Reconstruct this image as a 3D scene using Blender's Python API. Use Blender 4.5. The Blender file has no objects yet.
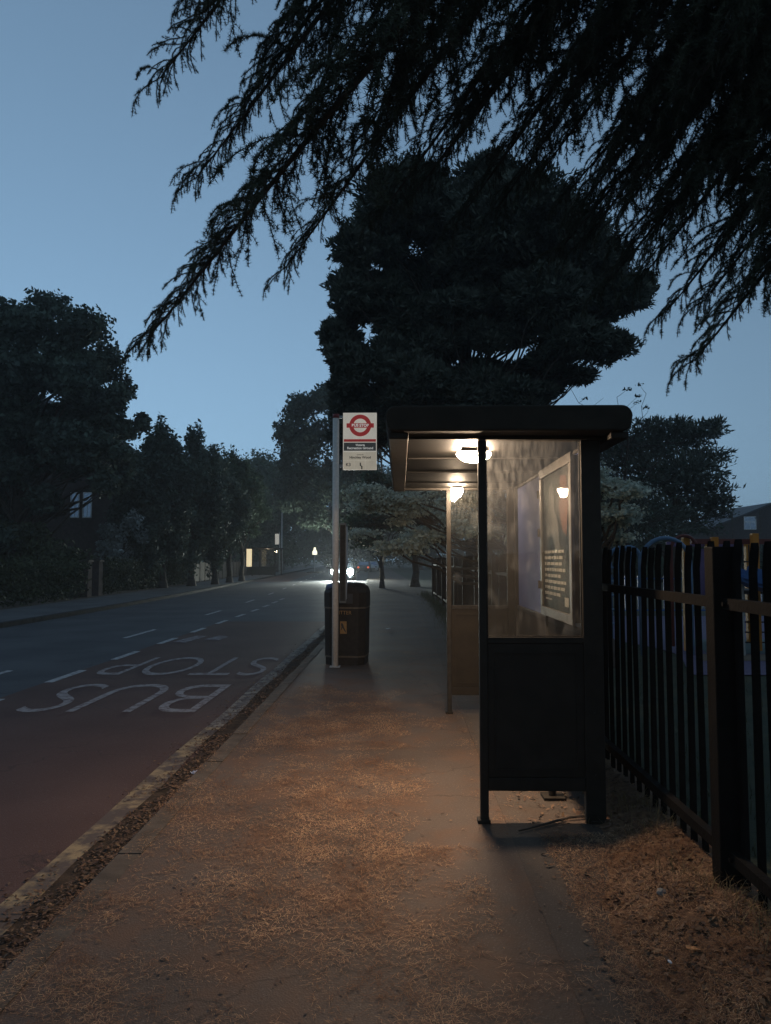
import bpy, bmesh, math, random
import numpy as np
from mathutils import Vector, Matrix, noise as mnoise

random.seed(7)
rng = np.random.default_rng(7)
R = math.radians
sc = bpy.context.scene
C = sc.collection

# ------------------------------------------------------------------ camera
CAM = Vector((0.0, 0.0, 1.54))
F = 760.0
cam = bpy.data.cameras.new("camera")
cam.sensor_fit = 'VERTICAL'
cam.sensor_height = 24.0
cam.lens = F / 1024 * 24.0
cam.clip_start = 0.05
cam.clip_end = 3000
co = bpy.data.objects.new("camera", cam)
co.location = CAM
co.rotation_euler = (R(90 + 3.61), 0, R(1.09))
C.objects.link(co)
sc.camera = co
ROT = co.rotation_euler.to_matrix()


def ray(u, v):
    return ROT @ Vector(((u - 385.5) / F, (512 - v) / F, -1.0))


def at(u, v, y):
    """point of the place seen at pixel (u, v), y metres down the street"""
    d = ray(u, v)
    return CAM + d * (y / d.y)


def gnd(u, v, z=0.0):
    d = ray(u, v)
    return CAM + d * ((z - CAM.z) / d.z)


# ------------------------------------------------------------------ materials
def _nodes(name):
    m = bpy.data.materials.new(name)
    m.use_nodes = True
    nt = m.node_tree
    return m, nt, nt.nodes, nt.links, nt.nodes['Principled BSDF']


def mat(name, c1, c2=None, scale=8.0, rough=0.6, metal=0.0, bump=0.0, bscale=None, detail=5.0, spec=0.5,
        lo=0.35, hi=0.65, rough2=None, island=0.0, trans=0.0):
    m, nt, N, L, B = _nodes(name)
    B.inputs['Roughness'].default_value = rough
    B.inputs['Metallic'].default_value = metal
    B.inputs['Specular IOR Level'].default_value = spec
    tc = N.new('ShaderNodeTexCoord')
    nz = N.new('ShaderNodeTexNoise')
    nz.inputs['Scale'].default_value = scale
    nz.inputs['Detail'].default_value = detail
    L.new(tc.outputs['Object'], nz.inputs['Vector'])
    cr = N.new('ShaderNodeValToRGB')
    cr.color_ramp.elements[0].position = lo
    cr.color_ramp.elements[1].position = hi
    cr.color_ramp.elements[0].color = (*c1, 1)
    c2 = c2 or tuple(x * 1.25 for x in c1)
    cr.color_ramp.elements[1].color = (*c2, 1)
    L.new(nz.outputs['Fac'], cr.inputs['Fac'])
    src = cr.outputs['Color']
    if island > 0:
        g = N.new('ShaderNodeNewGeometry')
        hv = N.new('ShaderNodeHueSaturation')
        mr = N.new('ShaderNodeMapRange')
        mr.inputs['To Min'].default_value = 1 - island
        mr.inputs['To Max'].default_value = 1 + island
        L.new(g.outputs['Random Per Island'], mr.inputs['Value'])
        L.new(mr.outputs['Result'], hv.inputs['Value'])
        mr2 = N.new('ShaderNodeMapRange')
        mr2.inputs['To Min'].default_value = 0.5 - 0.03 * island
        mr2.inputs['To Max'].default_value = 0.5 + 0.03 * island
        L.new(g.outputs['Random Per Island'], mr2.inputs['Value'])
        L.new(mr2.outputs['Result'], hv.inputs['Hue'])
        L.new(src, hv.inputs['Color'])
        src = hv.outputs['Color']
    L.new(src, B.inputs['Base Color'])
    if rough2 is not None:
        mr3 = N.new('ShaderNodeMapRange')
        mr3.inputs['From Min'].default_value = 0.3
        mr3.inputs['From Max'].default_value = 0.7
        mr3.inputs['To Min'].default_value = rough
        mr3.inputs['To Max'].default_value = rough2
        L.new(nz.outputs['Fac'], mr3.inputs['Value'])
        L.new(mr3.outputs['Result'], B.inputs['Roughness'])
    if bump > 0:
        nb = N.new('ShaderNodeTexNoise')
        nb.inputs['Scale'].default_value = bscale or scale * 6
        nb.inputs['Detail'].default_value = 6
        L.new(tc.outputs['Object'], nb.inputs['Vector'])
        bp = N.new('ShaderNodeBump')
        bp.inputs['Strength'].default_value = bump
        bp.inputs['Distance'].default_value = 0.01
        L.new(nb.outputs['Fac'], bp.inputs['Height'])
        L.new(bp.outputs['Normal'], B.inputs['Normal'])
    if trans > 0:
        tr = N.new('ShaderNodeBsdfTranslucent')
        L.new(src, tr.inputs['Color'])
        mx = N.new('ShaderNodeMixShader')
        mx.inputs[0].default_value = trans
        L.new(B.outputs[0], mx.inputs[1])
        L.new(tr.outputs[0], mx.inputs[2])
        L.new(mx.outputs[0], N['Material Output'].inputs['Surface'])
    return m


def emis(name, col, strength):
    m, nt, N, L, B = _nodes(name)
    B.inputs['Base Color'].default_value = (*[min(1, c * .8) for c in col], 1)
    B.inputs['Emission Color'].default_value = (*col, 1)
    B.inputs['Emission Strength'].default_value = strength
    return m


def road_like(name, base1, base2, speck, bump=0.35, rough=0.75, stain=None, stain_amt=0.4, cracks=True):
    """tarmac: big tonal patches, fine stone speckle, thin cracks"""
    m, nt, N, L, B = _nodes(name)
    tc = N.new('ShaderNodeTexCoord')
    V = tc.outputs['Object']
    n1 = N.new('ShaderNodeTexNoise'); n1.inputs['Scale'].default_value = 0.7; n1.inputs['Detail'].default_value = 6
    n2 = N.new('ShaderNodeTexNoise'); n2.inputs['Scale'].default_value = 90; n2.inputs['Detail'].default_value = 3
    n3 = N.new('ShaderNodeTexVoronoi'); n3.inputs['Scale'].default_value = 130
    for n in (n1, n2, n3):
        L.new(V, n.inputs['Vector'])
    r1 = N.new('ShaderNodeValToRGB')
    r1.color_ramp.elements[0].position = .35; r1.color_ramp.elements[1].position = .68
    r1.color_ramp.elements[0].color = (*base1, 1); r1.color_ramp.elements[1].color = (*base2, 1)
    L.new(n1.outputs['Fac'], r1.inputs['Fac'])
    mx = N.new('ShaderNodeMix'); mx.data_type = 'RGBA'
    sp = N.new('ShaderNodeMapRange'); sp.inputs['From Min'].default_value = .58; sp.inputs['From Max'].default_value = .72
    sp.inputs['To Max'].default_value = .55
    L.new(n2.outputs['Fac'], sp.inputs['Value'])
    L.new(sp.outputs['Result'], mx.inputs['Factor'])
    L.new(r1.outputs['Color'], mx.inputs['A'])
    mx.inputs['B'].default_value = (*speck, 1)
    out = mx.outputs['Result']
    if stain:
        n4 = N.new('ShaderNodeTexNoise'); n4.inputs['Scale'].default_value = 1.9; n4.inputs['Detail'].default_value = 8
        n4.inputs['Roughness'].default_value = .65
        L.new(V, n4.inputs['Vector'])
        m4 = N.new('ShaderNodeMapRange'); m4.inputs['From Min'].default_value = .47; m4.inputs['From Max'].default_value = .66
        m4.inputs['To Max'].default_value = stain_amt
        L.new(n4.outputs['Fac'], m4.inputs['Value'])
        x4 = N.new('ShaderNodeMix'); x4.data_type = 'RGBA'
        L.new(m4.outputs['Result'], x4.inputs['Factor']); L.new(out, x4.inputs['A'])
        x4.inputs['B'].default_value = (*stain, 1)
        out = x4.outputs['Result']
    if cracks:
        vz = N.new('ShaderNodeTexVoronoi'); vz.feature = 'DISTANCE_TO_EDGE'; vz.inputs['Scale'].default_value = .55
        nw = N.new('ShaderNodeTexNoise'); nw.inputs['Scale'].default_value = 3; nw.inputs['Detail'].default_value = 6
        L.new(V, nw.inputs['Vector'])
        ad = N.new('ShaderNodeVectorMath'); ad.operation = 'MULTIPLY_ADD'
        L.new(nw.outputs['Color'], ad.inputs[0]); ad.inputs[1].default_value = (.5, .5, .5); L.new(V, ad.inputs[2])
        L.new(ad.outputs[0], vz.inputs['Vector'])
        mc = N.new('ShaderNodeMapRange'); mc.inputs['From Min'].default_value = 0.0; mc.inputs['From Max'].default_value = .006
        mc.inputs['To Min'].default_value = .45; mc.inputs['To Max'].default_value = 0
        L.new(vz.outputs['Distance'], mc.inputs['Value'])
        xc = N.new('ShaderNodeMix'); xc.data_type = 'RGBA'
        L.new(mc.outputs['Result'], xc.inputs['Factor']); L.new(out, xc.inputs['A'])
        xc.inputs['B'].default_value = (.012, .011, .01, 1)
        out = xc.outputs['Result']
    L.new(out, B.inputs['Base Color'])
    B.inputs['Roughness'].default_value = rough
    B.inputs['Specular IOR Level'].default_value = .18
    bp = N.new('ShaderNodeBump'); bp.inputs['Strength'].default_value = bump; bp.inputs['Distance'].default_value = .006
    L.new(n3.outputs['Distance'], bp.inputs['Height'])
    L.new(bp.outputs['Normal'], B.inputs['Normal'])
    return m


def worn_paint(name, paint, under, amount=.5, scale=14):
    """road paint rubbed away in patches down to the tarmac"""
    m, nt, N, L, B = _nodes(name)
    tc = N.new('ShaderNodeTexCoord')
    n1 = N.new('ShaderNodeTexNoise'); n1.inputs['Scale'].default_value = scale; n1.inputs['Detail'].default_value = 9
    n1.inputs['Roughness'].default_value = .7
    L.new(tc.outputs['Object'], n1.inputs['Vector'])
    r = N.new('ShaderNodeValToRGB')
    r.color_ramp.elements[0].position = amount - .07; r.color_ramp.elements[1].position = amount + .07
    r.color_ramp.elements[0].color = (*under, 1); r.color_ramp.elements[1].color = (*paint, 1)
    L.new(n1.outputs['Fac'], r.inputs['Fac'])
    L.new(r.outputs['Color'], B.inputs['Base Color'])
    B.inputs['Roughness'].default_value = .7
    return m


def glass_mat(name, dirt=.10, dirt_col=(.62, .62, .60), scrape=.35, tint=(.93, .95, .94), gloss=.03, shine=1.0):
    """thin pane: clear, mirror-like at grazing angles, with smears, runs and scraped patches"""
    m, nt, N, L, B = _nodes(name)
    N.remove(B)
    tc = N.new('ShaderNodeTexCoord')
    tp = N.new('ShaderNodeBsdfTransparent'); tp.inputs['Color'].default_value = (*tint, 1)
    gl = N.new('ShaderNodeBsdfGlossy'); gl.inputs['Roughness'].default_value = gloss
    fr = N.new('ShaderNodeFresnel')
    ge = N.new('ShaderNodeNewGeometry')
    io = N.new('ShaderNodeMapRange'); io.inputs['To Min'].default_value = 1.45; io.inputs['To Max'].default_value = 1 / 1.45
    L.new(ge.outputs['Backfacing'], io.inputs['Value']); L.new(io.outputs[0], fr.inputs['IOR'])
    m1 = N.new('ShaderNodeMixShader')
    fm = N.new('ShaderNodeMath'); fm.operation = 'MULTIPLY'; fm.inputs[1].default_value = shine
    L.new(fr.outputs[0], fm.inputs[0])
    L.new(fm.outputs[0], m1.inputs[0]); L.new(tp.outputs[0], m1.inputs[1]); L.new(gl.outputs[0], m1.inputs[2])
    df = N.new('ShaderNodeBsdfTranslucent'); df.inputs['Color'].default_value = (*dirt_col, 1)
    d2 = N.new('ShaderNodeBsdfDiffuse'); d2.inputs['Color'].default_value = (*dirt_col, 1)
    md = N.new('ShaderNodeMixShader'); md.inputs[0].default_value = .5
    L.new(df.outputs[0], md.inputs[1]); L.new(d2.outputs[0], md.inputs[2])
    mp = N.new('ShaderNodeMapping'); mp.inputs['Scale'].default_value = (7, 7, 1.9)
    L.new(tc.outputs['Object'], mp.inputs['Vector'])
    na = N.new('ShaderNodeTexNoise'); na.inputs['Scale'].default_value = 3; na.inputs['Detail'].default_value = 8
    L.new(mp.outputs[0], na.inputs['Vector'])
    nb = N.new('ShaderNodeTexNoise'); nb.inputs['Scale'].default_value = 4.5; nb.inputs['Detail'].default_value = 4
    L.new(tc.outputs['Object'], nb.inputs['Vector'])
    pr = N.new('ShaderNodeMath'); pr.operation = 'MULTIPLY'
    ra = N.new('ShaderNodeMapRange'); ra.inputs['From Min'].default_value = .45; ra.inputs['From Max'].default_value = .75
    rb = N.new('ShaderNodeMapRange'); rb.inputs['From Min'].default_value = .46; rb.inputs['From Max'].default_value = .66
    L.new(na.outputs['Fac'], ra.inputs['Value']); L.new(nb.outputs['Fac'], rb.inputs['Value'])
    L.new(ra.outputs[0], pr.inputs[0]); L.new(rb.outputs[0], pr.inputs[1])
    ma = N.new('ShaderNodeMath'); ma.operation = 'MULTIPLY_ADD'
    ma.inputs[1].default_value = scrape; ma.inputs[2].default_value = dirt
    L.new(pr.outputs[0], ma.inputs[0])
    # grey film that thickens to the head of the pane, with vertical wiping marks
    sx = N.new('ShaderNodeSeparateXYZ'); L.new(tc.outputs['Object'], sx.inputs[0])
    hb = N.new('ShaderNodeMapRange'); hb.inputs['From Min'].default_value = 1.80; hb.inputs['From Max'].default_value = 2.16
    L.new(sx.outputs['Z'], hb.inputs['Value'])
    ns = N.new('ShaderNodeTexNoise'); ns.inputs['Scale'].default_value = 7; ns.inputs['Detail'].default_value = 7
    L.new(mp.outputs[0], ns.inputs['Vector'])
    rs_ = N.new('ShaderNodeMapRange'); rs_.inputs['From Min'].default_value = .42; rs_.inputs['From Max'].default_value = .62
    L.new(ns.outputs['Fac'], rs_.inputs['Value'])
    h2 = N.new('ShaderNodeMath'); h2.operation = 'MULTIPLY'; L.new(hb.outputs[0], h2.inputs[0]); L.new(rs_.outputs[0], h2.inputs[1])
    h3 = N.new('ShaderNodeMath'); h3.operation = 'MULTIPLY_ADD'; h3.inputs[1].default_value = scrape * .34
    L.new(h2.outputs[0], h3.inputs[0]); L.new(ma.outputs[0], h3.inputs[2])
    ms = N.new('ShaderNodeMixShader')
    L.new(h3.outputs[0], ms.inputs[0]); L.new(m1.outputs[0], ms.inputs[1]); L.new(md.outputs[0], ms.inputs[2])
    L.new(ms.outputs[0], N['Material Output'].inputs['Surface'])
    return m


M = {}
M['black'] = mat('black_paint', (.019, .0150, .0105), (.028, .022, .0155), 12, .6, bump=.08, rough2=.7, spec=.22)
M['black_rough'] = mat('roof_skin', (.024, .020, .015), (.036, .030, .022), 6, .85, bump=.1, spec=.15)
M['alu'] = mat('weathered_aluminium', (.022, .020, .0175), (.038, .034, .030), 20, .6, metal=.1, spec=.2, bump=.05)
M['case_metal'] = mat('case_frame_metal', (.035, .031, .026), (.055, .049, .041), 20, .5, metal=.1, spec=.25)
M['ceiling'] = mat('ceiling_panel', (.0085, .008, .0074), (.0125, .012, .011), 5, .6, spec=.1, bump=.05)
M['glass'] = glass_mat('dirty_glass', dirt=.012, scrape=.10, tint=(.77, .77, .765))
M['glass_far'] = glass_mat('far_dirty_glass', dirt=.008, scrape=.10)
M['glass_clean'] = glass_mat('case_glass', dirt=.0, scrape=.02, shine=.05)
M['lavender'] = mat('frosted_sheet', (.052, .066, .140), (.076, .092, .180), 2.2, .75, spec=.1, bump=.03, detail=8)
M['lamp'] = emis('lamp_lens', (1.0, .73, .50), 760)
M['lamp_small'] = emis('small_lamp_lens', (1.0, .75, .51), 420)
M['lamp_body'] = mat('lamp_tray', (.3, .3, .29), None, 10, .5)
M['cap_red'] = mat('cap_red', (.20, .03, .028), (.25, .04, .035), 30, .5)
M['post_grey'] = mat('stop_post_paint', (.66, .58, .50), (.76, .68, .59), 30, .5, bump=.03)
M['case_grey'] = mat('case_grey', (.09, .095, .088), (.13, .135, .125), 12, .5)
M['red'] = mat('sign_red', (.42, .035, .03), (.47, .045, .04), 30, .4)
def painted_glow(m, k):  # emission painted in place of light falling on the flag; no lamp behind
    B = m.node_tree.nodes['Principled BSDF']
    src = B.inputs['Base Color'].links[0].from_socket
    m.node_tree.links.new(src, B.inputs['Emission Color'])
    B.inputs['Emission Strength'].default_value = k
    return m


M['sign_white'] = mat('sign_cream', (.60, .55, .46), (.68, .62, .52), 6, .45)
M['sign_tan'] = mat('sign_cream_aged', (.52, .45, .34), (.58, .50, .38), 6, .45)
painted_glow(M['sign_white'], .45); painted_glow(M['sign_tan'], .42); painted_glow(M['red'], .3)
M['sign_dark'] = mat('sign_charcoal', (.055, .055, .05), (.065, .065, .06), 20, .45)
M['ink'] = mat('sign_ink', (.02, .02, .02), None, 20, .5)
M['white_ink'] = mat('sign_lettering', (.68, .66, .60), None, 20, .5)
painted_glow(M['white_ink'], .38); painted_glow(M['sign_dark'], .3)  # lettering and name panel brightened by the same added emission
M['bin'] = mat('bin_plastic', (.016, .013, .010), (.028, .022, .017), 14, .5, spec=.2, bump=.1, bscale=160)
M['bin_band'] = mat('bin_band', (.11, .085, .055), (.15, .11, .075), 30, .45, metal=.3)
M['gold'] = mat('bin_gold', (.30, .155, .045), (.35, .19, .06), 30, .5)
M['slot'] = mat('bin_slot', (.03, .033, .038), None, 20, .6)
M['fence'] = mat('fence_paint', (.006, .0052, .0045), (.013, .0105, .0085), 9, .65, bump=.25, bscale=60, rough2=.85, detail=9, spec=.08)
M['asphalt'] = road_like('asphalt', (.050, .052, .058), (.082, .083, .088), (.16, .16, .155))
M['asphalt_red'] = road_like('red_asphalt', (.072, .037, .029), (.104, .057, .045), (.15, .11, .09))
M['pavement'] = road_like('pavement_tarmac', (.070, .052, .041), (.118, .089, .071), (.22, .175, .14), stain=(.125, .070, .043), stain_amt=.8)
M['pavement_new'] = road_like('pavement_patch', (.068, .053, .043), (.100, .080, .065), (.20, .165, .135), stain=(.095, .052, .030), stain_amt=.5)
M['far_pave'] = road_like('far_pavement_tarmac', (.085, .085, .088), (.13, .13, .13), (.2, .2, .2))
M['kerb'] = mat('kerb_granite', (.070, .056, .044), (.115, .093, .074), 7, .85, spec=.15, bump=.3, bscale=80, detail=9)
M['yellow'] = worn_paint('worn_yellow_paint', (.30, .215, .105), (.085, .055, .036), .535, 5)
M['white_road'] = worn_paint('worn_white_paint', (.42, .41, .40), (.10, .08, .075), .45, 11)
M['white_road_worn'] = worn_paint('rubbed_white_paint', (.31, .27, .255), (.11, .058, .048), .47, 9)
M['soil'] = mat('soil', (.035, .024, .015), (.075, .05, .03), 6, .95, bump=.8, bscale=30, detail=9)
M['duff'] = mat('needle_duff', (.085, .040, .018), (.18, .095, .046), 22, .95, bump=1.0, bscale=120, detail=10)
M['gutter_dirt'] = mat('gutter_dirt', (.030, .022, .016), (.075, .052, .036), 9, .95, bump=.8, bscale=60, detail=10, spec=.1)
M['grass_ground'] = mat('park_turf', (.022, .030, .012), (.05, .05, .022), 3, .95, bump=.8, bscale=40, detail=9)
M['needle'] = mat('dry_needle', (.17, .085, .050), (.41, .245, .150), 3, .85, island=.6, spec=.1)
M['dryleaf'] = mat('dry_leaf', (.085, .045, .025), (.17, .095, .052), 8, .8, island=.35)
M['drygrass'] = mat('dry_grass_blade', (.13, .085, .035), (.22, .15, .07), 5, .8, island=.4, trans=.2)
M['weed'] = mat('verge_weed', (.05, .055, .022), (.10, .095, .045), 5, .8, island=.4, trans=.2)
M['bark'] = mat('bark', (.045, .033, .024), (.085, .065, .05), 9, .95, bump=.9, bscale=25, detail=8)
M['cedar'] = mat('cedar_needle', (.060, .072, .048), (.095, .105, .070), 4, .75, island=.3, spec=.15)
M['pine'] = mat('pine_needle', (.075, .088, .066), (.11, .12, .09), 1.2, .75, island=.3, spec=.15)
M['leaf_dark'] = mat('dark_leaf', (.065, .085, .070), (.10, .13, .095), .8, .7, spec=.15, island=.35, trans=.15)
M['leaf_mid'] = mat('mid_leaf', (.055, .085, .055), (.09, .125, .075), .8, .7, spec=.15, island=.35, trans=.15)
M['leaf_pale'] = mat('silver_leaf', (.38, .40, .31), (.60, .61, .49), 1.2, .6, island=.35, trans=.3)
M['leaf_grey'] = mat('grey_leaf', (.22, .25, .24), (.32, .35, .33), 1.5, .7, island=.3, spec=.2)
M['hedge'] = mat('hedge_leaf', (.05, .06, .034), (.075, .085, .045), 1.5, .75, island=.3, spec=.12)
M['brick'] = mat('brickwork', (.055, .042, .038), (.085, .065, .056), 5, .95, spec=.1, bump=.4)
M['slate'] = mat('roof_slate', (.045, .045, .05), (.08, .08, .085), 6, .7, bump=.4)
M['win_frame'] = mat('window_white', (.7, .7, .7), None, 10, .5)
M['win_glass'] = mat('window_glass', (.24, .30, .38), None, 4, .08, metal=.9)
M['timber'] = mat('fence_timber', (.06, .05, .042), (.10, .085, .07), 5, .8, bump=.4)
M['steel'] = mat('lamp_column_steel', (.30, .30, .28), (.38, .38, .36), 10, .55, metal=.1)
M['orange'] = mat('orange_paint', (.50, .19, .03), (.58, .24, .05), 8, .45, spec=.06)
M['play_red'] = mat('dull_red_paint', (.15, .055, .045), (.18, .065, .055), 8, .45, spec=.06)
M['play_blue'] = mat('blue_paint', (.05, .11, .26), (.06, .14, .32), 8, .4, spec=.06)
M['play_tube'] = mat('pale_blue_tube', (.12, .20, .31), (.16, .25, .36), 8, .5, spec=.15)
M['play_purple'] = mat('purple_panel', (.17, .12, .22), (.21, .15, .26), 8, .5, spec=.06)
M['rubber_purple'] = mat('rubber_purple', (.085, .062, .12), (.17, .14, .21), 60, .85, lo=.47, hi=.53)
M['rubber_teal'] = mat('rubber_teal', (.075, .12, .115), (.10, .15, .14), 30, .85)
M['rubber_ochre'] = mat('rubber_ochre', (.15, .11, .07), (.19, .14, .09), 30, .85)
M['car_paint'] = mat('car_paint', (.05, .055, .065), None, 4, .25, metal=.3)
M['car_silver'] = mat('silver_car_paint', (.35, .36, .38), None, 4, .3, metal=.4)
M['tyre'] = mat('tyre_rubber', (.015, .015, .015), None, 20, .85)
M['headlight'] = emis('headlight_lens', (.88, 1.0, .93), 1100)
M['taillight'] = emis('taillight_lens', (1.0, .16, .05), .8)
M['lit_panel'] = emis('lit_advert', (1.0, .80, .48), .75)
M['lit_sign'] = emis('lit_sign', (1.0, .92, .68), 1.5)
M['paper'] = mat('paper', (.55, .56, .58), (.68, .68, .68), 30, .8)
M['blue_bag'] = mat('blue_plastic', (.10, .15, .28), (.14, .2, .36), 10, .35, bump=.5, bscale=40)
M['blue_wrap'] = mat('blue_wrapper', (.22, .30, .50), (.4, .46, .58), 40, .3)
M['stone'] = mat('stone_grey', (.16, .15, .135), (.25, .235, .21), 25, .85, bump=.5)
M['poster_bg'] = mat('poster_dark', (.008, .010, .013), (.036, .033, .032), 3.2, .6, spec=.05, detail=3)
M['poster_fig'] = mat('poster_pale', (.05, .048, .048), (.08, .075, .073), 9, .6, spec=.05)
M['poster_pink'] = mat('poster_pink', (.06, .032, .028), (.08, .044, .038), 9, .6, spec=.05)
M['poster_txt'] = mat('poster_lettering', (.17, .155, .14), None, 30, .7, spec=.05)


# ------------------------------------------------------------------ mesh helpers
class MB:
    def __init__(self):
        self.v, self.f = [], []

    def add(self, vs, fs):
        b = len(self.v)
        self.v += [tuple(p) for p in vs]
        self.f += [tuple(i + b for i in q) for q in fs]
        return self

    def box(self, x0, x1, y0, y1, z0, z1):
        vs = [(x, y, z) for z in (z0, z1) for y in (y0, y1) for x in (x0, x1)]
        return self.add(vs, [(0, 2, 3, 1), (4, 5, 7, 6), (0, 1, 5, 4), (2, 6, 7, 3), (0, 4, 6, 2), (1, 3, 7, 5)])

    def tube(self, pts, rad, n=8, cap=True):
        pts = [Vector(p) for p in pts]
        if not hasattr(rad, '__len__'):
            rad = [rad] * len(pts)
        vs, fs = [], []
        prev = None
        for i, p in enumerate(pts):
            t = (pts[min(i + 1, len(pts) - 1)] - pts[max(i - 1, 0)])
            t = t.normalized() if t.length > 1e-9 else Vector((0, 0, 1))
            if prev is None:
                a = Vector((0, 0, 1)) if abs(t.z) < .9 else Vector((1, 0, 0))
                u = t.cross(a).normalized()
            else:
                u = (prev - t * prev.dot(t)).normalized()
            prev = u
            w = t.cross(u)
            for k in range(n):
                a = 2 * math.pi * k / n
                vs.append(p + (u * math.cos(a) + w * math.sin(a)) * rad[i])
        for i in range(len(pts) - 1):
            for k in range(n):
                k2 = (k + 1) % n
                fs.append((i * n + k, i * n + k2, (i + 1) * n + k2, (i + 1) * n + k))
        if cap:
            fs.append(tuple(range(n - 1, -1, -1)))
            fs.append(tuple((len(pts) - 1) * n + k for k in range(n)))
        return self.add(vs, fs)

    def prism(self, poly, axis, a, b):
        """extrude a 2D outline: axis 'y' -> outline in (x,z); 'z' -> (x,y); 'x' -> (y,z)"""
        def P(p, t):
            return {'y': (p[0], t, p[1]), 'z': (p[0], p[1], t), 'x': (t, p[0], p[1])}[axis]
        n = len(poly)
        vs = [P(p, a) for p in poly] + [P(p, b) for p in poly]
        fs = [tuple(range(n - 1, -1, -1)), tuple(range(n, 2 * n))]
        fs += [(i, (i + 1) % n, n + (i + 1) % n, n + i) for i in range(n)]
        return self.add(vs, fs)

    def build(self, name, m, parent=None, smooth=False, bevel=0.0, loc=None):
        me = bpy.data.meshes.new(name)
        me.from_pydata(self.v, [], self.f)
        bm = bmesh.new(); bm.from_mesh(me)
        bmesh.ops.recalc_face_normals(bm, faces=bm.faces)
        bm.to_mesh(me); bm.free()
        return link(name, me, m, parent, smooth, bevel, loc)


def each(mb, name, m, parent=None, **k):
    """every loose piece of mb becomes an object of its own"""
    par = list(range(len(mb.v)))

    def find(i):
        while par[i] != i:
            par[i] = par[par[i]]; i = par[i]
        return i
    for f in mb.f:
        for q in f[1:]:
            par[find(q)] = find(f[0])
    grp = {}
    for f in mb.f:
        grp.setdefault(find(f[0]), []).append(f)
    out = []
    for fs in grp.values():
        ids = sorted({i for f in fs for i in f})
        mp = {i: j for j, i in enumerate(ids)}
        p = MB()
        p.v = [mb.v[i] for i in ids]; p.f = [tuple(mp[i] for i in f) for f in fs]
        out.append(p.build(name, m, parent, **k))
    return out


def link(name, me, m, parent=None, smooth=False, bevel=0.0, loc=None):
    me.materials.clear()
    me.materials.append(m)
    if smooth:
        me.polygons.foreach_set('use_smooth', [True] * len(me.polygons))
    o = bpy.data.objects.new(name, me)
    C.objects.link(o)
    if parent:
        o.parent = parent
    if loc is not None:
        o.location = loc
    if bevel:
        b = o.modifiers.new('bevel', 'BEVEL')
        b.width = bevel; b.segments = 2; b.limit_method = 'ANGLE'; b.angle_limit = R(35)
    return o


def np_mesh(name, V, nper, m, parent=None, quads=None):
    """V (n,nper,3): n separate polygons of nper corners each"""
    V = np.asarray(V, dtype=np.float32)
    n = V.shape[0]
    me = bpy.data.meshes.new(name)
    me.vertices.add(n * nper)
    me.vertices.foreach_set('co', V.reshape(-1))
    me.loops.add(n * nper)
    me.loops.foreach_set('vertex_index', np.arange(n * nper, dtype=np.int32))
    me.polygons.add(n)
    me.polygons.foreach_set('loop_start', np.arange(0, n * nper, nper, dtype=np.int32))
    me.polygons.foreach_set('loop_total', np.full(n, nper, dtype=np.int32))
    me.update(calc_edges=True)
    return link(name, me, m, parent)


def tag(o, label=None, cat=None, group=None, kind=None):
    if label: o['label'] = label
    if cat: o['category'] = cat
    if group: o['group'] = group
    if kind: o['kind'] = kind
    return o


def thing(name, label, cat, loc=(0, 0, 0), rz=0.0, group=None):
    o = bpy.data.objects.new(name, None)
    o.empty_display_size = .2
    o.location = loc; o.rotation_euler = (0, 0, rz)
    C.objects.link(o)
    return tag(o, label, cat, group)


def struct(o):
    o['kind'] = 'structure'
    return o


def text_mesh(txt, size, extrude=.001, align='CENTER', bold=0.0):
    cu = bpy.data.curves.new('lettering', 'FONT')
    cu.body = txt; cu.size = size; cu.align_x = align; cu.align_y = 'CENTER'; cu.extrude = extrude; cu.offset = bold
    ob = bpy.data.objects.new('lettering', cu)
    C.objects.link(ob)
    bpy.context.view_layer.update()
    dg = bpy.context.evaluated_depsgraph_get()
    me = bpy.data.meshes.new_from_object(ob.evaluated_get(dg))
    C.objects.unlink(ob)
    bpy.data.objects.remove(ob)
    return me


def text_part(txt, size, m, parent, loc, rot=(R(90), 0, 0), sx=1.0, bold=0.0, name='lettering'):
    me = text_mesh(txt, size, bold=bold)
    o = link(name, me, m, parent)
    o.location = loc; o.rotation_euler = rot; o.scale = (sx, 1, 1)
    return o


# ------------------------------------------------------------------ street plan
def bend(y):
    """how far the street swings to the west with distance"""
    t = max(0.0, y - 22.0)
    return -0.062 * (t - 9.0 * (1 - math.exp(-t / 9.0)))


def near_bend(y):
    return .62 * bend(y)


def strip(name, fx0, fx1, y0, y1, z, m, step=2.0, base=None, zf=None):
    n = max(1, int(math.ceil((y1 - y0) / step)))
    mb = MB()
    rows = []
    for i in range(n + 1):
        y = y0 + (y1 - y0) * i / n
        rows.append((fx0(y), fx1(y), y))
    vs = []
    for a, b, y in rows:
        vs += [(a, y, z), (b, y, z)]
        if base is not None:
            vs += [(a, y, base), (b, y, base)]
    k = 4 if base is not None else 2
    fs = []
    for i in range(n):
        p, q = i * k, (i + 1) * k
        fs.append((p, p + 1, q + 1, q))
        if base is not None:
            fs.append((p + 2, p, q, q + 2)); fs.append((p + 1, p + 3, q + 3, q + 1))
    if base is not None:
        fs.append((0, 2, 3, 1)); e = n * k
        fs.append((e, e + 1, e + 3, e + 2))
    return mb.add(vs, fs).build(name, m)


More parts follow.
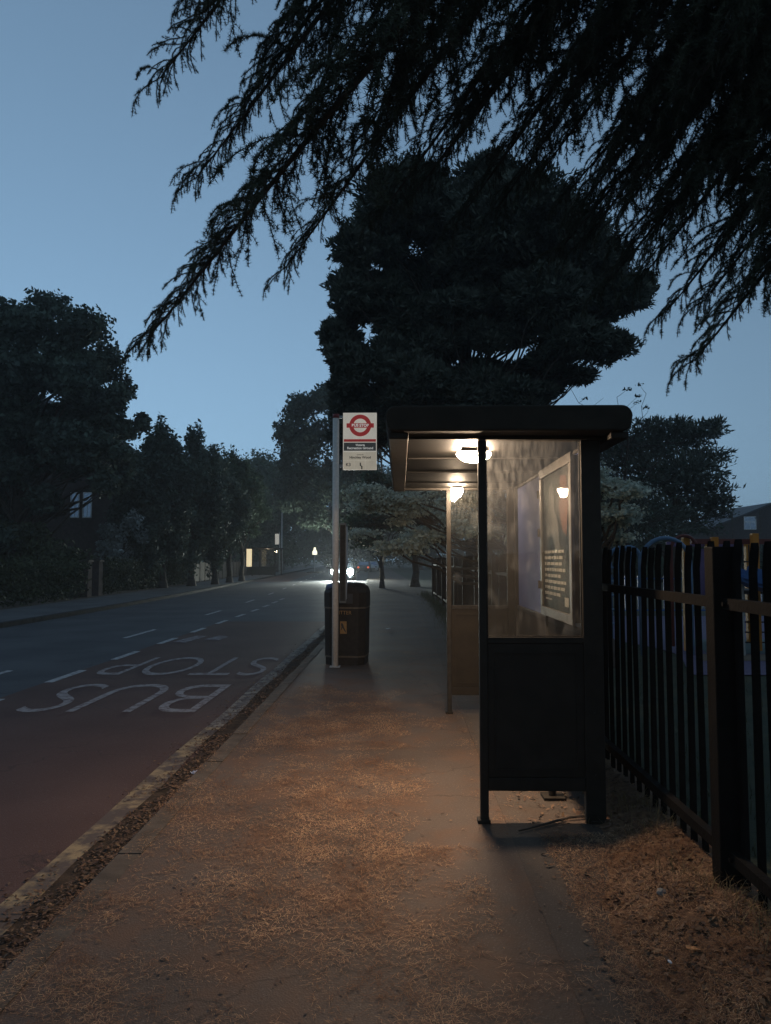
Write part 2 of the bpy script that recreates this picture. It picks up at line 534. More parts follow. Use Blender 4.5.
RZ = -0.12       # road level
KX = -1.5        # near kerb edge
FX = -9.75       # far kerb edge
g = MB(); g.add([(-700, -700, -.30), (700, -700, -.30), (700, 900, -.30), (-700, 900, -.30)], [(0, 1, 2, 3)])
struct(g.build('ground', M['grass_ground']))
struct(strip('road', lambda y: FX - .02 + bend(y), lambda y: KX + .02 + near_bend(y), -25, 260, RZ, M['asphalt']))
struct(strip('red_road_surface', lambda y: -4.80 + .02 * math.sin(y * 2.1), lambda y: KX + .01, -25, 20.6, RZ + .004, M['asphalt_red']))
struct(strip('far_red_road_surface', lambda y: FX + .02 + bend(y), lambda y: FX + 2.9 + bend(y), 58, 104, RZ + .004, M['asphalt_red']))
struct(strip('pavement', lambda y: KX + .14 + near_bend(y), lambda y: .62 + near_bend(y) * .9, -25, 260, 0.0, M['pavement'], base=-.31))
struct(strip('pavement_resurfaced_strip', lambda y: .6205 + near_bend(y) * .9, lambda y: 1.62 + near_bend(y) * .9, -25, 260, 0.002, M['pavement_new'], base=-.31))
struct(strip('far_pavement', lambda y: FX - 2.6 + bend(y), lambda y: FX - .14 + bend(y), -25, 260, 0.0, M['far_pave'], base=-.31))
struct(strip('park_ground', lambda y: 1.624 + near_bend(y) * .9, lambda y: 120, -25, 260, 0.0, M['grass_ground'], step=6, base=-.29))
struct(strip('far_garden_ground', lambda y: -130, lambda y: FX - 2.604 + bend(y), -25, 260, 0.0, M['soil'], step=6, base=-.29))


def kerb(name, fx, w, y0, y1):
    """granite kerbstones, one strip of blocks with joints and worn top arrises"""
    mb = MB()
    y = y0
    r2 = random.Random(3)
    while y < y1:
        l = .915 if y < 40 else 3.6
        a = y + .004; b = min(y + l - .004, y1)
        j = r2.uniform(-.006, .006); h = r2.uniform(-.004, .004) + .004
        xa, xb = fx(a) + j, fx(b) + j
        s = 1 if w > 0 else -1
        c = .018 * s
        prof = [(0, -.31), (w, -.31), (w, h), (c, h), (0, h - .016)]
        n = len(prof)
        vs = [(xa + p, a, z) for p, z in prof] + [(xb + p, b, z) for p, z in prof]
        mb.add(vs, [tuple(range(n)), tuple(range(2 * n - 1, n - 1, -1))] + [(i, (i + 1) % n, n + (i + 1) % n, n + i) for i in range(n)])
        y += l
    return mb.build(name, M['kerb'])


struct(kerb('kerb', lambda y: KX + near_bend(y), .138, -6, 120))
fk = struct(kerb('far_kerb', lambda y: FX + bend(y), -.138, 0, 150))
fk.data.materials[0] = mat('far_kerb_stone', (.030, .028, .025), (.05, .046, .042), 6, .9, spec=.1)

# painted markings
mk = MB()
yl = strip('yellow_kerb_line', lambda y: KX - .425 + .012 * math.sin(y * 1.7), lambda y: KX - .265 + .02 * math.sin(y * 2.3 + 1), -6, 7.6, RZ + .008, M['yellow'], step=.5)
struct(yl)
struct(strip('gutter', lambda y: KX - .30 + .05 * math.sin(y * 1.3) + .03 * math.sin(y * 4.1), lambda y: KX + .012, -6, 24, RZ + .006, M['gutter_dirt'], step=.3))
struct(strip('pale_kerb_line', lambda y: KX - .425 + .012 * math.sin(y * 1.7), lambda y: KX - .265 + .02 * math.sin(y * 2.3 + 1), 7.6, 20.4, RZ + .008, worn_paint('worn_pale_paint', (.26, .22, .165), (.07, .045, .035), .51, 8), step=.5))
mk = MB()
y = 3.2
while y < 32:
    x = -4.76 + bend(y)
    mk.add([(x - .06, y, 0), (x + .06, y, 0), (x + .06, y + 1.15, 0), (x - .06, y + 1.15, 0)], [(0, 1, 2, 3)])
    y += 2.37
o = mk.build('bay_dashed_line', M['white_road']); o.location.z = RZ + .008; struct(o)
mk = MB()
y = -4.1
while y < 110:
    pts = [y, y + 1.0, y + 2.0]
    for a, b in zip(pts[:-1], pts[1:]):
        xa, xb = -5.84 + bend(a), -5.84 + bend(b)
        mk.add([(xa - .055, a, 0), (xa + .055, a, 0), (xb + .055, b, 0), (xb - .055, b, 0)], [(0, 1, 2, 3)])
    y += 6.75
o = mk.build('centre_dashed_line', M['white_road']); o.location.z = RZ + .008; struct(o)


def road_text(name, txt, x0, x1, y0, y1, m):
    me = text_mesh(txt, 1.0, extrude=0.0, bold=-.012)
    co_ = np.empty(len(me.vertices) * 3, dtype=np.float32)
    me.vertices.foreach_get('co', co_)
    V = co_.reshape(-1, 3)
    mn, mx = V.min(0), V.max(0)
    V[:, 0] = x1 - (V[:, 0] - mn[0]) / (mx[0] - mn[0]) * (x1 - x0)      # turned to face oncoming drivers
    V[:, 1] = y1 - (V[:, 1] - mn[1]) / (mx[1] - mn[1]) * (y1 - y0)
    V[:, 2] = 0
    me.vertices.foreach_set('co', V.reshape(-1))
    o = link(name, me, m)
    o.location.z = RZ + .008
    return struct(o)


road_text('road_lettering', 'BUS', -4.28, -2.24, 8.32, 10.2, M['white_road_worn'])
road_text('road_lettering', 'STOP', -4.50, -2.02, 11.0, 13.0, M['white_road_worn'])
mk = MB()
mk.add([(-4.6, 15.4, 0), (-4.3, 15.3, 0), (-4.2, 16.6, 0), (-4.45, 16.7, 0)], [(0, 1, 2, 3)])
mk.add([(-4.1, 15.9, 0), (-3.75, 15.8, 0), (-3.7, 16.5, 0), (-3.95, 16.7, 0)], [(0, 1, 2, 3)])
o = mk.build('worn_road_mark', worn_paint('ghost_paint', (.30, .26, .25), (.11, .06, .05), .53, 7)); o.location.z = RZ + .008; struct(o)

# ------------------------------------------------------------------ bus shelter
S = thing('bus_shelter', 'black glazed bus shelter lit from inside beside the palisade fence', 'bus shelter', (0.47, 4.45, 0))


def sh(mb, name, m, parent=S, **k):
    """shelter pieces are laid out in street metres, then moved to the shelter's base"""
    o = mb.build(name, m, parent, **k)
    if parent is S:
        o.data.transform(Matrix.Translation((-0.47, -4.45, 0)))
    return o


def sh_each(mb, name, m, **k):
    for o in each(mb, name, m, S, **k):
        o.data.transform(Matrix.Translation((-0.47, -4.45, 0)))


def sh_child(o):
    o.data.transform(Matrix.Translation((-0.47, -4.45, 0)))
    return o


# roof with rounded edges
def round_rect(x0, x1, z0, z1, r, n=6):
    pts = []
    for cx, cz, a0 in ((x1 - r, z1 - r, 0), (x0 + r, z1 - r, 90), (x0 + r, z0 + r * .9, 180), (x1 - r, z0 + r * .9, 270)):
        rr = r if a0 in (0, 90) else r * .9
        for k in range(n + 1):
            a = R(a0 + 90 * k / n)
            pts.append((cx + rr * math.cos(a), cz + rr * math.sin(a)))
    return pts


roof = sh(MB().prism(round_rect(-.085, 1.345, 2.285, 2.435, .062), 'y', 4.36, 7.86), 'roof', M['black_rough'], bevel=.012)
# gutter beams hang under the roof edges, the ceiling sits between them
sh(MB().box(-.065, .05, 4.40, 7.82, 2.245, 2.283), 'gutter_beam', M['black'], bevel=.006)
sh(MB().box(1.225, 1.33, 4.40, 7.82, 2.245, 2.283), 'gutter_beam', M['black'], bevel=.006)
ce = MB()
for a, b in ((4.56, 5.40), (5.41, 6.25), (6.26, 7.10), (7.11, 7.70)):
    ce.box(.056, 1.22, a, b, 2.268, 2.2835)
sh_each(ce, 'ceiling_panel', M['ceiling'])
cb = MB()
for y in (5.405, 6.255, 7.105):
    cb.box(.06, 1.2, y - .012, y + .012, 2.258, 2.2675)
sh_each(cb, 'ceiling_batten', M['ceiling'])
sh(MB().box(-.06, 1.22, 7.70, 7.80, 2.250, 2.284), 'header_beam', M['alu'], bevel=.004)
sh(MB().box(.47, 1.22, 4.54, 4.63, 2.262, 2.284), 'header_beam', M['black'], bevel=.004)


def end_panel(y0, y1, gm, pm):
    """one glazed end: posts, pane, kick panel"""
    sh(MB().box(.472, .520, y0, y1, 0, 2.262), 'post', pm, bevel=.006)
    sh(MB().box(1.088, 1.205, y0, y1, 0, 2.262), 'post', M['black'], bevel=.006)
    ym = (y0 + y1) / 2
    sh(MB().box(.520, 1.088, ym - .005, ym + .005, 1.082, 2.262), 'glass_pane', gm)
    sh(MB().box(.5195, 1.0885, y0 + .006, y1 - .006, 1.045, 1.082), 'glazing_bar', pm if pm is M['alu'] else M['black'], bevel=.003)
    k = sh(MB().box(.5195, 1.0885, y0 + .012, y1 - .012, .262, 1.043), 'kick_panel', M['black'], bevel=.003)
    sh(MB().box(.5195, 1.0885, y0 + .004, y1 - .004, .185, .260), 'bottom_rail', M['black'], bevel=.004)
    # thin bead round the kick panel
    b = MB()
    b.box(.56, 1.05, y0 + .006, y0 + .012, .30, .308).box(.56, 1.05, y0 + .006, y0 + .012, .985, .993)
    b.box(.56, .568, y0 + .006, y0 + .012, .3085, .9845).box(1.042, 1.05, y0 + .006, y0 + .012, .3085, .9845)
    bo = b.build('panel_bead', M['black'], k); sh_child(bo)
    for x in (.484, 1.147):
        f = MB().box(x - .03, x + .045, y0 - .012, y1 + .012, 0, .022)
        sh(f, 'foot_plate', M['black'], bevel=.004)


end_panel(4.565, 4.615, M['glass'], M['black'])
end_panel(7.735, 7.785, M['glass_far'], M['alu'])
# grey pale edge strips that catch the lamp on the near pane
sh(MB().box(.521, 1.087, 4.595, 4.605, 1.0825, 1.090), 'glazing_seal', M['alu'])
sh(MB().box(.5205, .5265, 4.595, 4.605, 1.0905, 2.26), 'glazing_seal', M['alu'])
sh(MB().box(1.0815, 1.0875, 4.595, 4.605, 1.0905, 2.26), 'glazing_seal', M['alu'])

sw = MB()
for x in (.496, 1.147):
    for z in (.28, .64, 1.06, 1.5, 1.95):
        sw.tube([(x, 4.5645, z), (x, 4.5605, z)], .006, 8)
sh_each(sw, 'screw', M['alu'])

# back wall
for y in (5.98, 7.52):
    sh(MB().box(1.135, 1.200, y, y + .07, 0, 2.26), 'back_post', M['alu'] if y < 7 else M['black'], bevel=.006)
for a, b in ((4.63, 5.975), (6.055, 7.515)):
    sh(MB().box(1.165, 1.175, a, b, 1.10, 2.24), 'back_sheet', M['lavender'])
    sh(MB().box(1.150, 1.190, a, b, 1.062, 1.0985), 'back_rail', M['alu'], bevel=.004)
    sh(MB().box(1.160, 1.182, a, b, .22, 1.060), 'back_panel', M['black'], bevel=.003)
    sh(MB().box(1.150, 1.190, a, b, 2.2415, 2.2635), 'back_rail', M['black'], bevel=.004)
# poster case
pc = sh(MB().box(1.105, 1.1625, 4.86, 5.90, 1.14, 2.215), 'poster_case', M['black'], bevel=.006)
fr = MB()
fr.box(1.085, 1.1045, 4.84, 5.925, 1.125, 1.19).box(1.085, 1.1045, 4.84, 5.925, 2.165, 2.232)
fr.box(1.085, 1.1045, 4.84, 4.91, 1.1905, 2.1645).box(1.085, 1.1045, 5.855, 5.925, 1.1905, 2.1645)
sh_child(fr.build('case_frame', M['case_metal'], pc, bevel=.004))
sh_child(MB().box(1.1005, 1.1035, 4.912, 5.853, 1.192, 2.163).build('poster', M['poster_bg'], pc))
sh_child(MB().box(1.0885, 1.0925, 4.912, 5.853, 1.192, 2.163).build('case_glass', M['glass_clean'], pc))
# poster art: a vague pale figure shape, a pink patch and blocks of print
fig = MB()
prof = [(5.62, 2.06), (5.50, 2.10), (5.42, 2.02), (5.44, 1.90), (5.30, 1.80), (5.26, 1.62), (5.40, 1.60), (5.52, 1.72), (5.70, 1.70), (5.74, 1.86), (5.62, 1.92)]
fig.prism(prof, 'x', 1.0990, 1.1000)
sh_child(fig.build('poster_picture', M['poster_fig'], pc))
pk = MB().prism([(5.02, 2.1), (5.22, 2.12), (5.26, 1.9), (5.16, 1.74), (5.04, 1.70), (4.98, 1.9)], 'x', 1.0990, 1.1000)
sh_child(pk.build('poster_picture', M['poster_pink'], pc))
tx = MB()
rr = random.Random(11)
for k in range(8):
    z = 1.60 - k * .043
    yy = 5.80
    end = 5.05 + rr.uniform(0, .25)
    while yy > end:
        w = rr.uniform(.05, .13)
        tx.box(1.0985, 1.0998, yy - w, yy, z - .012, z + .010)
        yy -= w + .022
tx.box(1.0985, 1.0998, 5.0, 5.12, 1.23, 1.29).box(1.0985, 1.0998, 5.55, 5.78, 1.25, 1.262)
sh_child(tx.build('poster_print', M['poster_txt'], pc))
hg = MB()
for z in (1.35, 1.75, 2.05):
    hg.tube([(1.085, 5.955, z - .03), (1.085, 5.955, z + .03)], .012, 8)
sh_each(hg, 'case_hinge', M['alu'])
# perch seat along the back
st = sh(MB().tube([(.985, 4.75, .62), (.985, 7.45, .62)], .055, 12), 'perch_seat', M['black'], smooth=True)
for y in (5.05, 7.15):
    lg = MB().tube([(.985, y, .58), (.985, y, .02)], .025, 10).box(.92, 1.06, y - .07, y + .07, 0, .02)
    sh_child(lg.build('seat_leg', M['black'], st))
# ceiling lamps: shallow tray with a bulging lens
for y, lx_, k_, lm_ in ((5.02, .49, 1.0, 'lamp'), (7.52, .565, .52, 'lamp_small')):
    lt = sh(MB().box(lx_ - .09 * k_, lx_ + .09 * k_, y - .11 * k_, y + .11 * k_, 2.247, 2.2675), 'lamp_tray', M['lamp_body'], bevel=.004)
    lens = MB()
    nu, nv = 16, 6
    vs = []
    for j in range(nv + 1):
        ph = (math.pi / 2) * j / nv
        for i in range(nu):
            th = 2 * math.pi * i / nu
            vs.append((lx_ + .115 * k_ * math.cos(th) * math.cos(ph), y + .09 * k_ * math.sin(th) * math.cos(ph), 2.2465 - (.062 if k_ == 1 else .095) * math.sin(ph)))
    fs = [(j * nu + i, j * nu + (i + 1) % nu, (j + 1) * nu + (i + 1) % nu, (j + 1) * nu + i) for j in range(nv) for i in range(nu)]
    lens.add(vs, fs)
    sh_child(lens.build('lamp_lens', M[lm_], lt, smooth=True))


# ------------------------------------------------------------------ bus stop post
px, py = gnd(335, 667).x, gnd(335, 667).y
P = thing('bus_stop_post', 'tall pale grey bus stop post with white flag standing against a litter bin', 'bus stop', (px, py, 0))
MB().tube([(0, 0, 0), (0, 0, 3.62)], .047, 16).build('pole', M['post_grey'], P, smooth=True)
MB().tube([(0, 0, 3.62), (0, 0, 3.68)], .049, 16).build('pole_cap', M['cap_red'], P, smooth=True)
MB().box(-.075, .075, -.075, .075, 0, .015).build('base_plate', M['steel'], P, bevel=.004)
flz = [at(343, v, py).z for v in (413, 470)]
fx0, fx1 = .105, .60
ft, fb = flz
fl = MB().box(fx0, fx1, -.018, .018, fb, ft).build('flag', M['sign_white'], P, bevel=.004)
bk = MB()
for z in (ft - .06, fb + .06):
    bk.box(.04, fx0 - .001, -.012, .012, z - .02, z + .02)
each(bk, 'flag_bracket', M['steel'], P)
H = ft - fb
W = fx1 - fx0
cx = (fx0 + fx1) / 2 + .005
yf = -.0185


def flag_plate(name, x0, x1, z0, z1, m, t=.002):
    return MB().box(x0, x1, yf - t, yf - .0005, z0, z1).build(name, m, fl)


# ring and bar emblem
cz = ft - H * .225
ro, ri = W * .325, W * .205
ring = MB()
n = 48
vs = []
for k in range(n):
    a = 2 * math.pi * k / n
    for rr_ in (ri, ro):
        for yy in (yf - .003, yf - .0005):
            vs.append((cx + rr_ * math.cos(a), yy, cz + rr_ * math.sin(a)))
fs = []
for k in range(n):
    p, q = k * 4, ((k + 1) % n) * 4
    fs += [(p, p + 2, q + 2, q), (p + 1, q + 1, q + 3, p + 3), (p, q, q + 1, p + 1), (p + 2, p + 3, q + 3, q + 2)]
ring.add(vs, fs)
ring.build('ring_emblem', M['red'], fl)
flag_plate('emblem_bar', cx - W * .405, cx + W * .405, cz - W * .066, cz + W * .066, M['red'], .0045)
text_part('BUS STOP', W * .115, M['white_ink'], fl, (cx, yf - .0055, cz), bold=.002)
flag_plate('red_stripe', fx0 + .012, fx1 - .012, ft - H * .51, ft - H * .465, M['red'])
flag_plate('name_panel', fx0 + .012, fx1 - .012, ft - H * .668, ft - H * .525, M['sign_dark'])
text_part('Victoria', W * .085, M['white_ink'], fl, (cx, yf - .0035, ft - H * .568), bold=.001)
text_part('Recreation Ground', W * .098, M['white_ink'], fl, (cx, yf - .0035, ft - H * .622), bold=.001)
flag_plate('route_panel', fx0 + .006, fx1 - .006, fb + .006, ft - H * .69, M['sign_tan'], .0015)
text_part('towards', W * .06, M['ink'], fl, (cx, yf - .003, ft - H * .735))
text_part('Hinchley Wood', W * .098, M['ink'], fl, (cx, yf - .003, ft - H * .785), bold=.001)
ln = MB().box(fx0 + .012, fx1 - .012, yf - .003, yf - .0015, ft - H * .838, ft - H * .834)
ln.box(fx0 + W * .33, fx0 + W * .336, yf - .003, yf - .0015, fb + .008, ft - H * .84)
ln.box(fx0 + W * .66, fx0 + W * .666, yf - .003, yf - .0015, fb + .008, ft - H * .84)
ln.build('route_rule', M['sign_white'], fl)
text_part('K3', W * .13, M['ink'], fl, (fx0 + W * .16, yf - .003, ft - H * .912), bold=.001)
cr_ = MB().prism([(fx0 + W * .50, ft - H * .875), (fx0 + W * .53, ft - H * .875), (fx0 + W * .535, ft - H * .92), (fx0 + W * .58, ft - H * .94), (fx0 + W * .575, fb + .008), (fx0 + W * .54, fb + .008), (fx0 + W * .545, ft - H * .945), (fx0 + W * .50, ft - H * .925)], 'y', yf - .003, yf - .0015)
cr_.build('torn_sticker', M['ink'], fl)
# timetable case on the post, seen nearly edge-on
zt, zb = at(345, 523, py).z, at(345, 603, py).z
tcx = MB().box(.06, .155, -.03, .30, zb, zt).build('timetable_case', M['case_grey'], P, bevel=.006)
MB().box(.1555, .158, .0, .27, zb + .05, zt - .05).build('timetable', M['paper'], tcx)
MB().box(.072, .143, -.0325, -.0303, zb + .03, zt - .03).build('case_edge_trim', M['alu'], tcx)

# ------------------------------------------------------------------ litter bin
by = py + .46
bx = at(347.5, 600, by).x
Bn = thing('litter_bin', 'dark square litter bin with domed lid and gold lettering behind the bus stop post', 'litter bin', (bx, by, 0), R(-6))


def oct_ring(w, d, ch, z):
    a, b = w / 2, d / 2
    return [(-a + ch, -b, z), (a - ch, -b, z), (a, -b + ch, z), (a, b - ch, z), (a - ch, b, z), (-a + ch, b, z), (-a, b - ch, z), (-a, -b + ch, z)]


def loft(rings):
    mb = MB()
    vs = [p for r_ in rings for p in r_]
    k = len(rings[0])
    fs = [(i * k + j, i * k + (j + 1) % k, (i + 1) * k + (j + 1) % k, (i + 1) * k + j) for i in range(len(rings) - 1) for j in range(k)]
    fs.append(tuple(range(k - 1, -1, -1))); fs.append(tuple((len(rings) - 1) * k + j for j in range(k)))
    return mb.add(vs, fs)


loft([oct_ring(.58, .56, .09, 0), oct_ring(.585, .565, .09, .11)]).build('plinth', M['bin'], Bn, bevel=.006)
loft([oct_ring(.60, .58, .09, .112), oct_ring(.625, .60, .10, .84)]).build('body', M['bin'], Bn, bevel=.01)
lid = loft([oct_ring(.635, .61, .10, .842), oct_ring(.635, .61, .10, 1.06), oct_ring(.60, .57, .12, 1.13), oct_ring(.48, .44, .12, 1.185), oct_ring(.26, .22, .08, 1.21)]).build('lid', M['bin'], Bn, bevel=.012)
MB().box(-.10, .13, -.3115, -.3055, .90, 1.045).build('deposit_slot', M['slot'], lid)
for z, w in ((.115, .612), (.825, .635)):
    a = oct_ring(w, w - .022, .10, z); b = oct_ring(w, w - .022, .10, z + .022)
    loft([a, b]).build('band', M['bin_band'], Bn)
bd = [o for o in C.objects if o.name == 'body'][0]
MB().box(-.055, .04, -.3045, -.2945, .46, .64).build('emblem_plate', M['gold'], bd)
em = MB()
em.prism([(-.045, .60), (-.03, .62), (-.01, .60), (.0, .56), (.03, .50), (.028, .475), (.01, .50), (-.02, .55), (-.03, .52), (-.045, .515), (-.035, .56)], 'y', -.306, -.3047)
em.build('emblem', M['ink'], bd)
text_part('LITTER', .075, M['gold'], bd, (0, -.3058, .765), rot=(R(90), 0, 0))
# blue plastic bag wedged at the lid corner
bag = MB()
bp_ = at(334, 590, by - .2)
cb_ = bmesh.new(); bmesh.ops.create_icosphere(cb_, subdivisions=3, radius=.075)
for v_ in cb_.verts:
    nrm = mnoise.noise(v_.co * 22) * .022
    v_.co += v_.co.normalized() * nrm
    v_.co.z *= .8; v_.co.x *= 1.15
me_ = bpy.data.meshes.new('plastic_bag'); cb_.to_mesh(me_); cb_.free()
bg = link('plastic_bag', me_, M['blue_bag'], None, True)
bg.location = (bx - .22, by - .17, 1.135)
tag(bg, 'crumpled blue plastic bag lying on the litter bin lid', 'plastic bag')

# ------------------------------------------------------------------ palisade fence
FN = thing('palisade_fence', 'dark brown steel palisade fence running along the pavement behind the bus shelter', 'fence', (1.45, 0, 0))
FXX = 1.45


def fence_x(y):
    return near_bend(y) * .9


posts_y = [3.50 + k * 2.75 for k in range(-2, 11)]
pm = MB()
pm.box(-.05, .05, -.05, .05, -.1, 1.60)
p0 = None
for y in posts_y:
    if p0 is None:
        p0 = pm.build('post', M['fence'], FN, bevel=.006); o = p0
    else:
        o = p0.copy(); C.objects.link(o); o.parent = FN
    o.location = (fence_x(y) + .005, y, 0)
for a, b in zip(posts_y[:-1], posts_y[1:]):
    for zz in (1.345, .24):
        mb = MB()
        xa, xb = fence_x(a), fence_x(b)
        A = [(xa - .008, a + .05), (xb - .008, b - .05), (xb - .002, b - .05), (xa - .002, a + .05)]
        mb.prism(A, 'z', zz - .025, zz + .025)
        A = [(xa - .0018, a + .05), (xb - .0018, b - .05), (xb + .036, b - .05), (xa + .036, a + .05)]
        mb.prism(A, 'z', zz + .0185, zz + .0245)
        rl = mb.build('rail', M['fence'], FN)
        bt = MB()
        for yy in (a + .085, b - .085):
            xx = fence_x(yy)
            bt.tube([(xx - .024, yy, zz), (xx - .0085, yy, zz)], .011, 8)
        each(bt, 'bolt', M['fence'], rl)


def pale_mesh(r_):
    """W-section pale, tip splayed and rounded"""
    mb = MB()
    w = .0235
    prof = [(-w, .018), (-w * .62, 0), (-w * .25, .012), (w * .25, .012), (w * .62, 0), (w, .018)]
    zs = [(.09, 1), (1.50, 1), (1.56, 1.12), (1.60, 1.0), (1.625, .6)]
    vs = []
    for z, s in zs:
        for yy, xx in prof:
            lean = .0 if z < 1.5 else (z - 1.5) * .10
            vs.append((xx + lean, yy * s, z))
    k = len(prof)
    fs = [(i * k + j, i * k + j + 1, (i + 1) * k + j + 1, (i + 1) * k + j) for i in range(len(zs) - 1) for j in range(k - 1)]
    off = len(vs)
    vs2 = [(x + .0035, y, z) for x, y, z in vs]
    fs2 = [tuple(reversed([q + off for q in f])) for f in fs]
    edge = []
    m_ = len(zs)
    for i in range(m_ - 1):
        a, b = i * k, (i + 1) * k
        edge += [(a, b, b + off, a + off), (a + k - 1, a + k - 1 + off, b + k - 1 + off, b + k - 1)]
    for j in range(k - 1):
        edge += [(j, j + off, j + 1 + off, j + 1)]
        t = (m_ - 1) * k
        edge += [(t + j, t + j + 1, t + j + 1 + off, t + j + off)]
    mb.add(vs + vs2, fs + fs2 + edge)
    return mb


pale0 = None
rest = MB()
yy = -1.9
cnt = 0
ys = []
while yy < posts_y[-1]:
    if min(abs(yy - p) for p in posts_y) > .055:
        ys.append(yy)
    yy += .148
vis = [y for y in ys if y > 1.5][:100]
pr2 = random.Random(5)
for y in ys:
    xx = fence_x(y) + .043
    if y in vis:
        if pale0 is None:
            pale0 = pale_mesh(pr2).build('pale', M['fence'], FN); o = pale0
        else:
            o = pale0.copy(); C.objects.link(o); o.parent = FN
        o.location = (xx, y, pr2.uniform(-.012, .012))
        o.rotation_euler = (pr2.uniform(-.012, .012), pr2.uniform(-.008, .008), pr2.uniform(-.06, .06))
    else:
        pl = pale_mesh(pr2)
        rest.add([(a + xx, b + y, c) for a, b, c in pl.v], pl.f)
ro_ = rest.build('distant_pale', M['fence'], FN)
ro_['kind'] = 'stuff'


# ------------------------------------------------------------------ trees
def leaf_cloud(clumps, n_per, size, flat=.0, mode='leaf', rs=None, gap=.0):
    """clumps: (cx,cy,cz, rx,ry,rz, weight). returns (n,4,3) leaf quads"""
    rs = rs or rng
    out = []
    for c in clumps:
        n = int(n_per * c[6])
        d = rs.normal(size=(n, 3)); d /= np.linalg.norm(d, axis=1)[:, None]
        r = rs.random(n) ** .45
        P_ = d * r[:, None]
        # rough outline
        amp = 1 + .22 * np.sin(d[:, 0] * 5 + c[0] * 3) * np.sin(d[:, 1] * 6 + c[1]) + .18 * np.sin(d[:, 2] * 9 + c[2] * 5)
        P_ *= amp[:, None]
        P_ = P_ * np.array(c[3:6]) + np.array(c[0:3])
        nr = d * .6 + rs.normal(size=(n, 3)) * .7
        nr[:, 2] += flat
        nr /= np.linalg.norm(nr, axis=1)[:, None]
        a = np.cross(nr, rs.normal(size=(n, 3))); a /= np.linalg.norm(a, axis=1)[:, None] + 1e-9
        b = np.cross(nr, a)
        s = size * (.6 + .8 * rs.random(n))[:, None]
        if mode == 'leaf':
            q = np.stack([P_ - a * s * .55, P_ - b * s * .30 + nr * s * .08, P_ + a * s * .55, P_ + b * s * .30 + nr * s * .08], 1)
        else:   # needle tuft: long thin blades pointing outward and up
            t = d + rs.normal(size=(n, 3)) * .55; t[:, 2] += .35
            t /= np.linalg.norm(t, axis=1)[:, None]
            sd = np.cross(t, rs.normal(size=(n, 3))); sd /= np.linalg.norm(sd, axis=1)[:, None] + 1e-9
            q = np.stack([P_ - t * s * .5, P_ + sd * s * .16, P_ + t * s * .6, P_ - sd * s * .16], 1)
        out.append(q)
    return np.concatenate(out)


def limb(mb, p, q, r0, r1, rs, n=6, wob=.08):
    p, q = Vector(p), Vector(q)
    L_ = (q - p).length
    pts, rad = [], []
    for i in range(n + 1):
        t = i / n
        w = Vector((rs.uniform(-1, 1), rs.uniform(-1, 1), rs.uniform(-1, 1))) * wob * L_ * math.sin(math.pi * t) * .6
        pts.append(p.lerp(q, t) + w + Vector((0, 0, -.06 * L_ * math.sin(math.pi * t))))
        rad.append(r0 + (r1 - r0) * t)
    mb.tube(pts, rad, 7)
    return pts


def make_tree(name, label, x, y, h, rx, ry, z0, mat_leaf, leaf=.2, n_clump=26, n_leaf=700, seed=1, mode='leaf', flat=0.0,
              shape='round', cs=.34, trunk_r=None, group=None, cat='tree', lean=(0, 0), extra=(), tall=1.0):
    rs = random.Random(seed)
    nrs = np.random.default_rng(seed)
    T = thing(name, label, cat, (x, y, 0), 0, group)
    tr = trunk_r or max(.06, h * .022)
    cl = []
    zc, hz = (z0 + h) / 2, (h - z0) / 2
    for k in range(n_clump):
        while True:
            a = Vector((rs.uniform(-1, 1), rs.uniform(-1, 1), rs.uniform(-1, 1)))
            if a.length < 1 and a.length > .25: break
        if shape == 'cone':
            t = (a.z + 1) / 2
            f = max(.12, (1 - t) ** .8) if t > .15 else .85
        elif shape == 'column':
            t = (a.z + 1) / 2
            f = .55 + .45 * math.sin(math.pi * min(1, t * .9 + .1))
        elif shape == 'flat':
            f = 1.0 if a.z < .2 else .8
        else:
            f = 1.0
        k_ = rs.uniform(.7, 1.25) * cs
        c = (a.x * rx * f * .82 + lean[0] * (a.z + 1), a.y * ry * f * .82 + lean[1] * (a.z + 1), zc + a.z * hz * .84,
             rx * k_ * max(f, .5), ry * k_ * max(f, .5), hz * k_ * (.45 if flat > .5 else .72) * tall, rs.uniform(.7, 1.3))
        cl.append(c)
    cl += list(extra)
    tm = MB()
    top = (rs.uniform(-.2, .2) + lean[0], rs.uniform(-.2, .2) + lean[1], z0 + (h - z0) * .75)
    pts = limb(tm, (0, 0, -.1), top, tr, tr * .25, rs, 9, .03)
    tm.tube([(0, 0, -.1), (0, 0, .12), (0, 0, .4)], [tr * 1.6, tr * 1.25, tr * 1.02], 9)
    tk = tm.build('trunk', M['bark'], T, smooth=True)
    lm = MB()
    for c in cl:
        i = min(len(pts) - 2, max(2, int(len(pts) * max(.2, min(.9, (c[2] - c[5]) / max(top[2], .1) * .8)))))
        limb(lm, pts[i], c[:3], tr * .33 * (1 - i / len(pts) * .5), .015, rs, 5, .1)
        for e in range(3):
            q = (c[0] + rs.uniform(-1, 1) * c[3] * .8, c[1] + rs.uniform(-1, 1) * c[4] * .8, c[2] + rs.uniform(-.6, 1) * c[5] * .8)
            limb(lm, c[:3], q, tr * .07, .006, rs, 3, .1)
    lm.build('limbs', M['bark'], T, smooth=True)
    np_mesh('crown', leaf_cloud(cl, n_leaf, leaf, flat, mode, nrs), 4, mat_leaf, T)
    return T


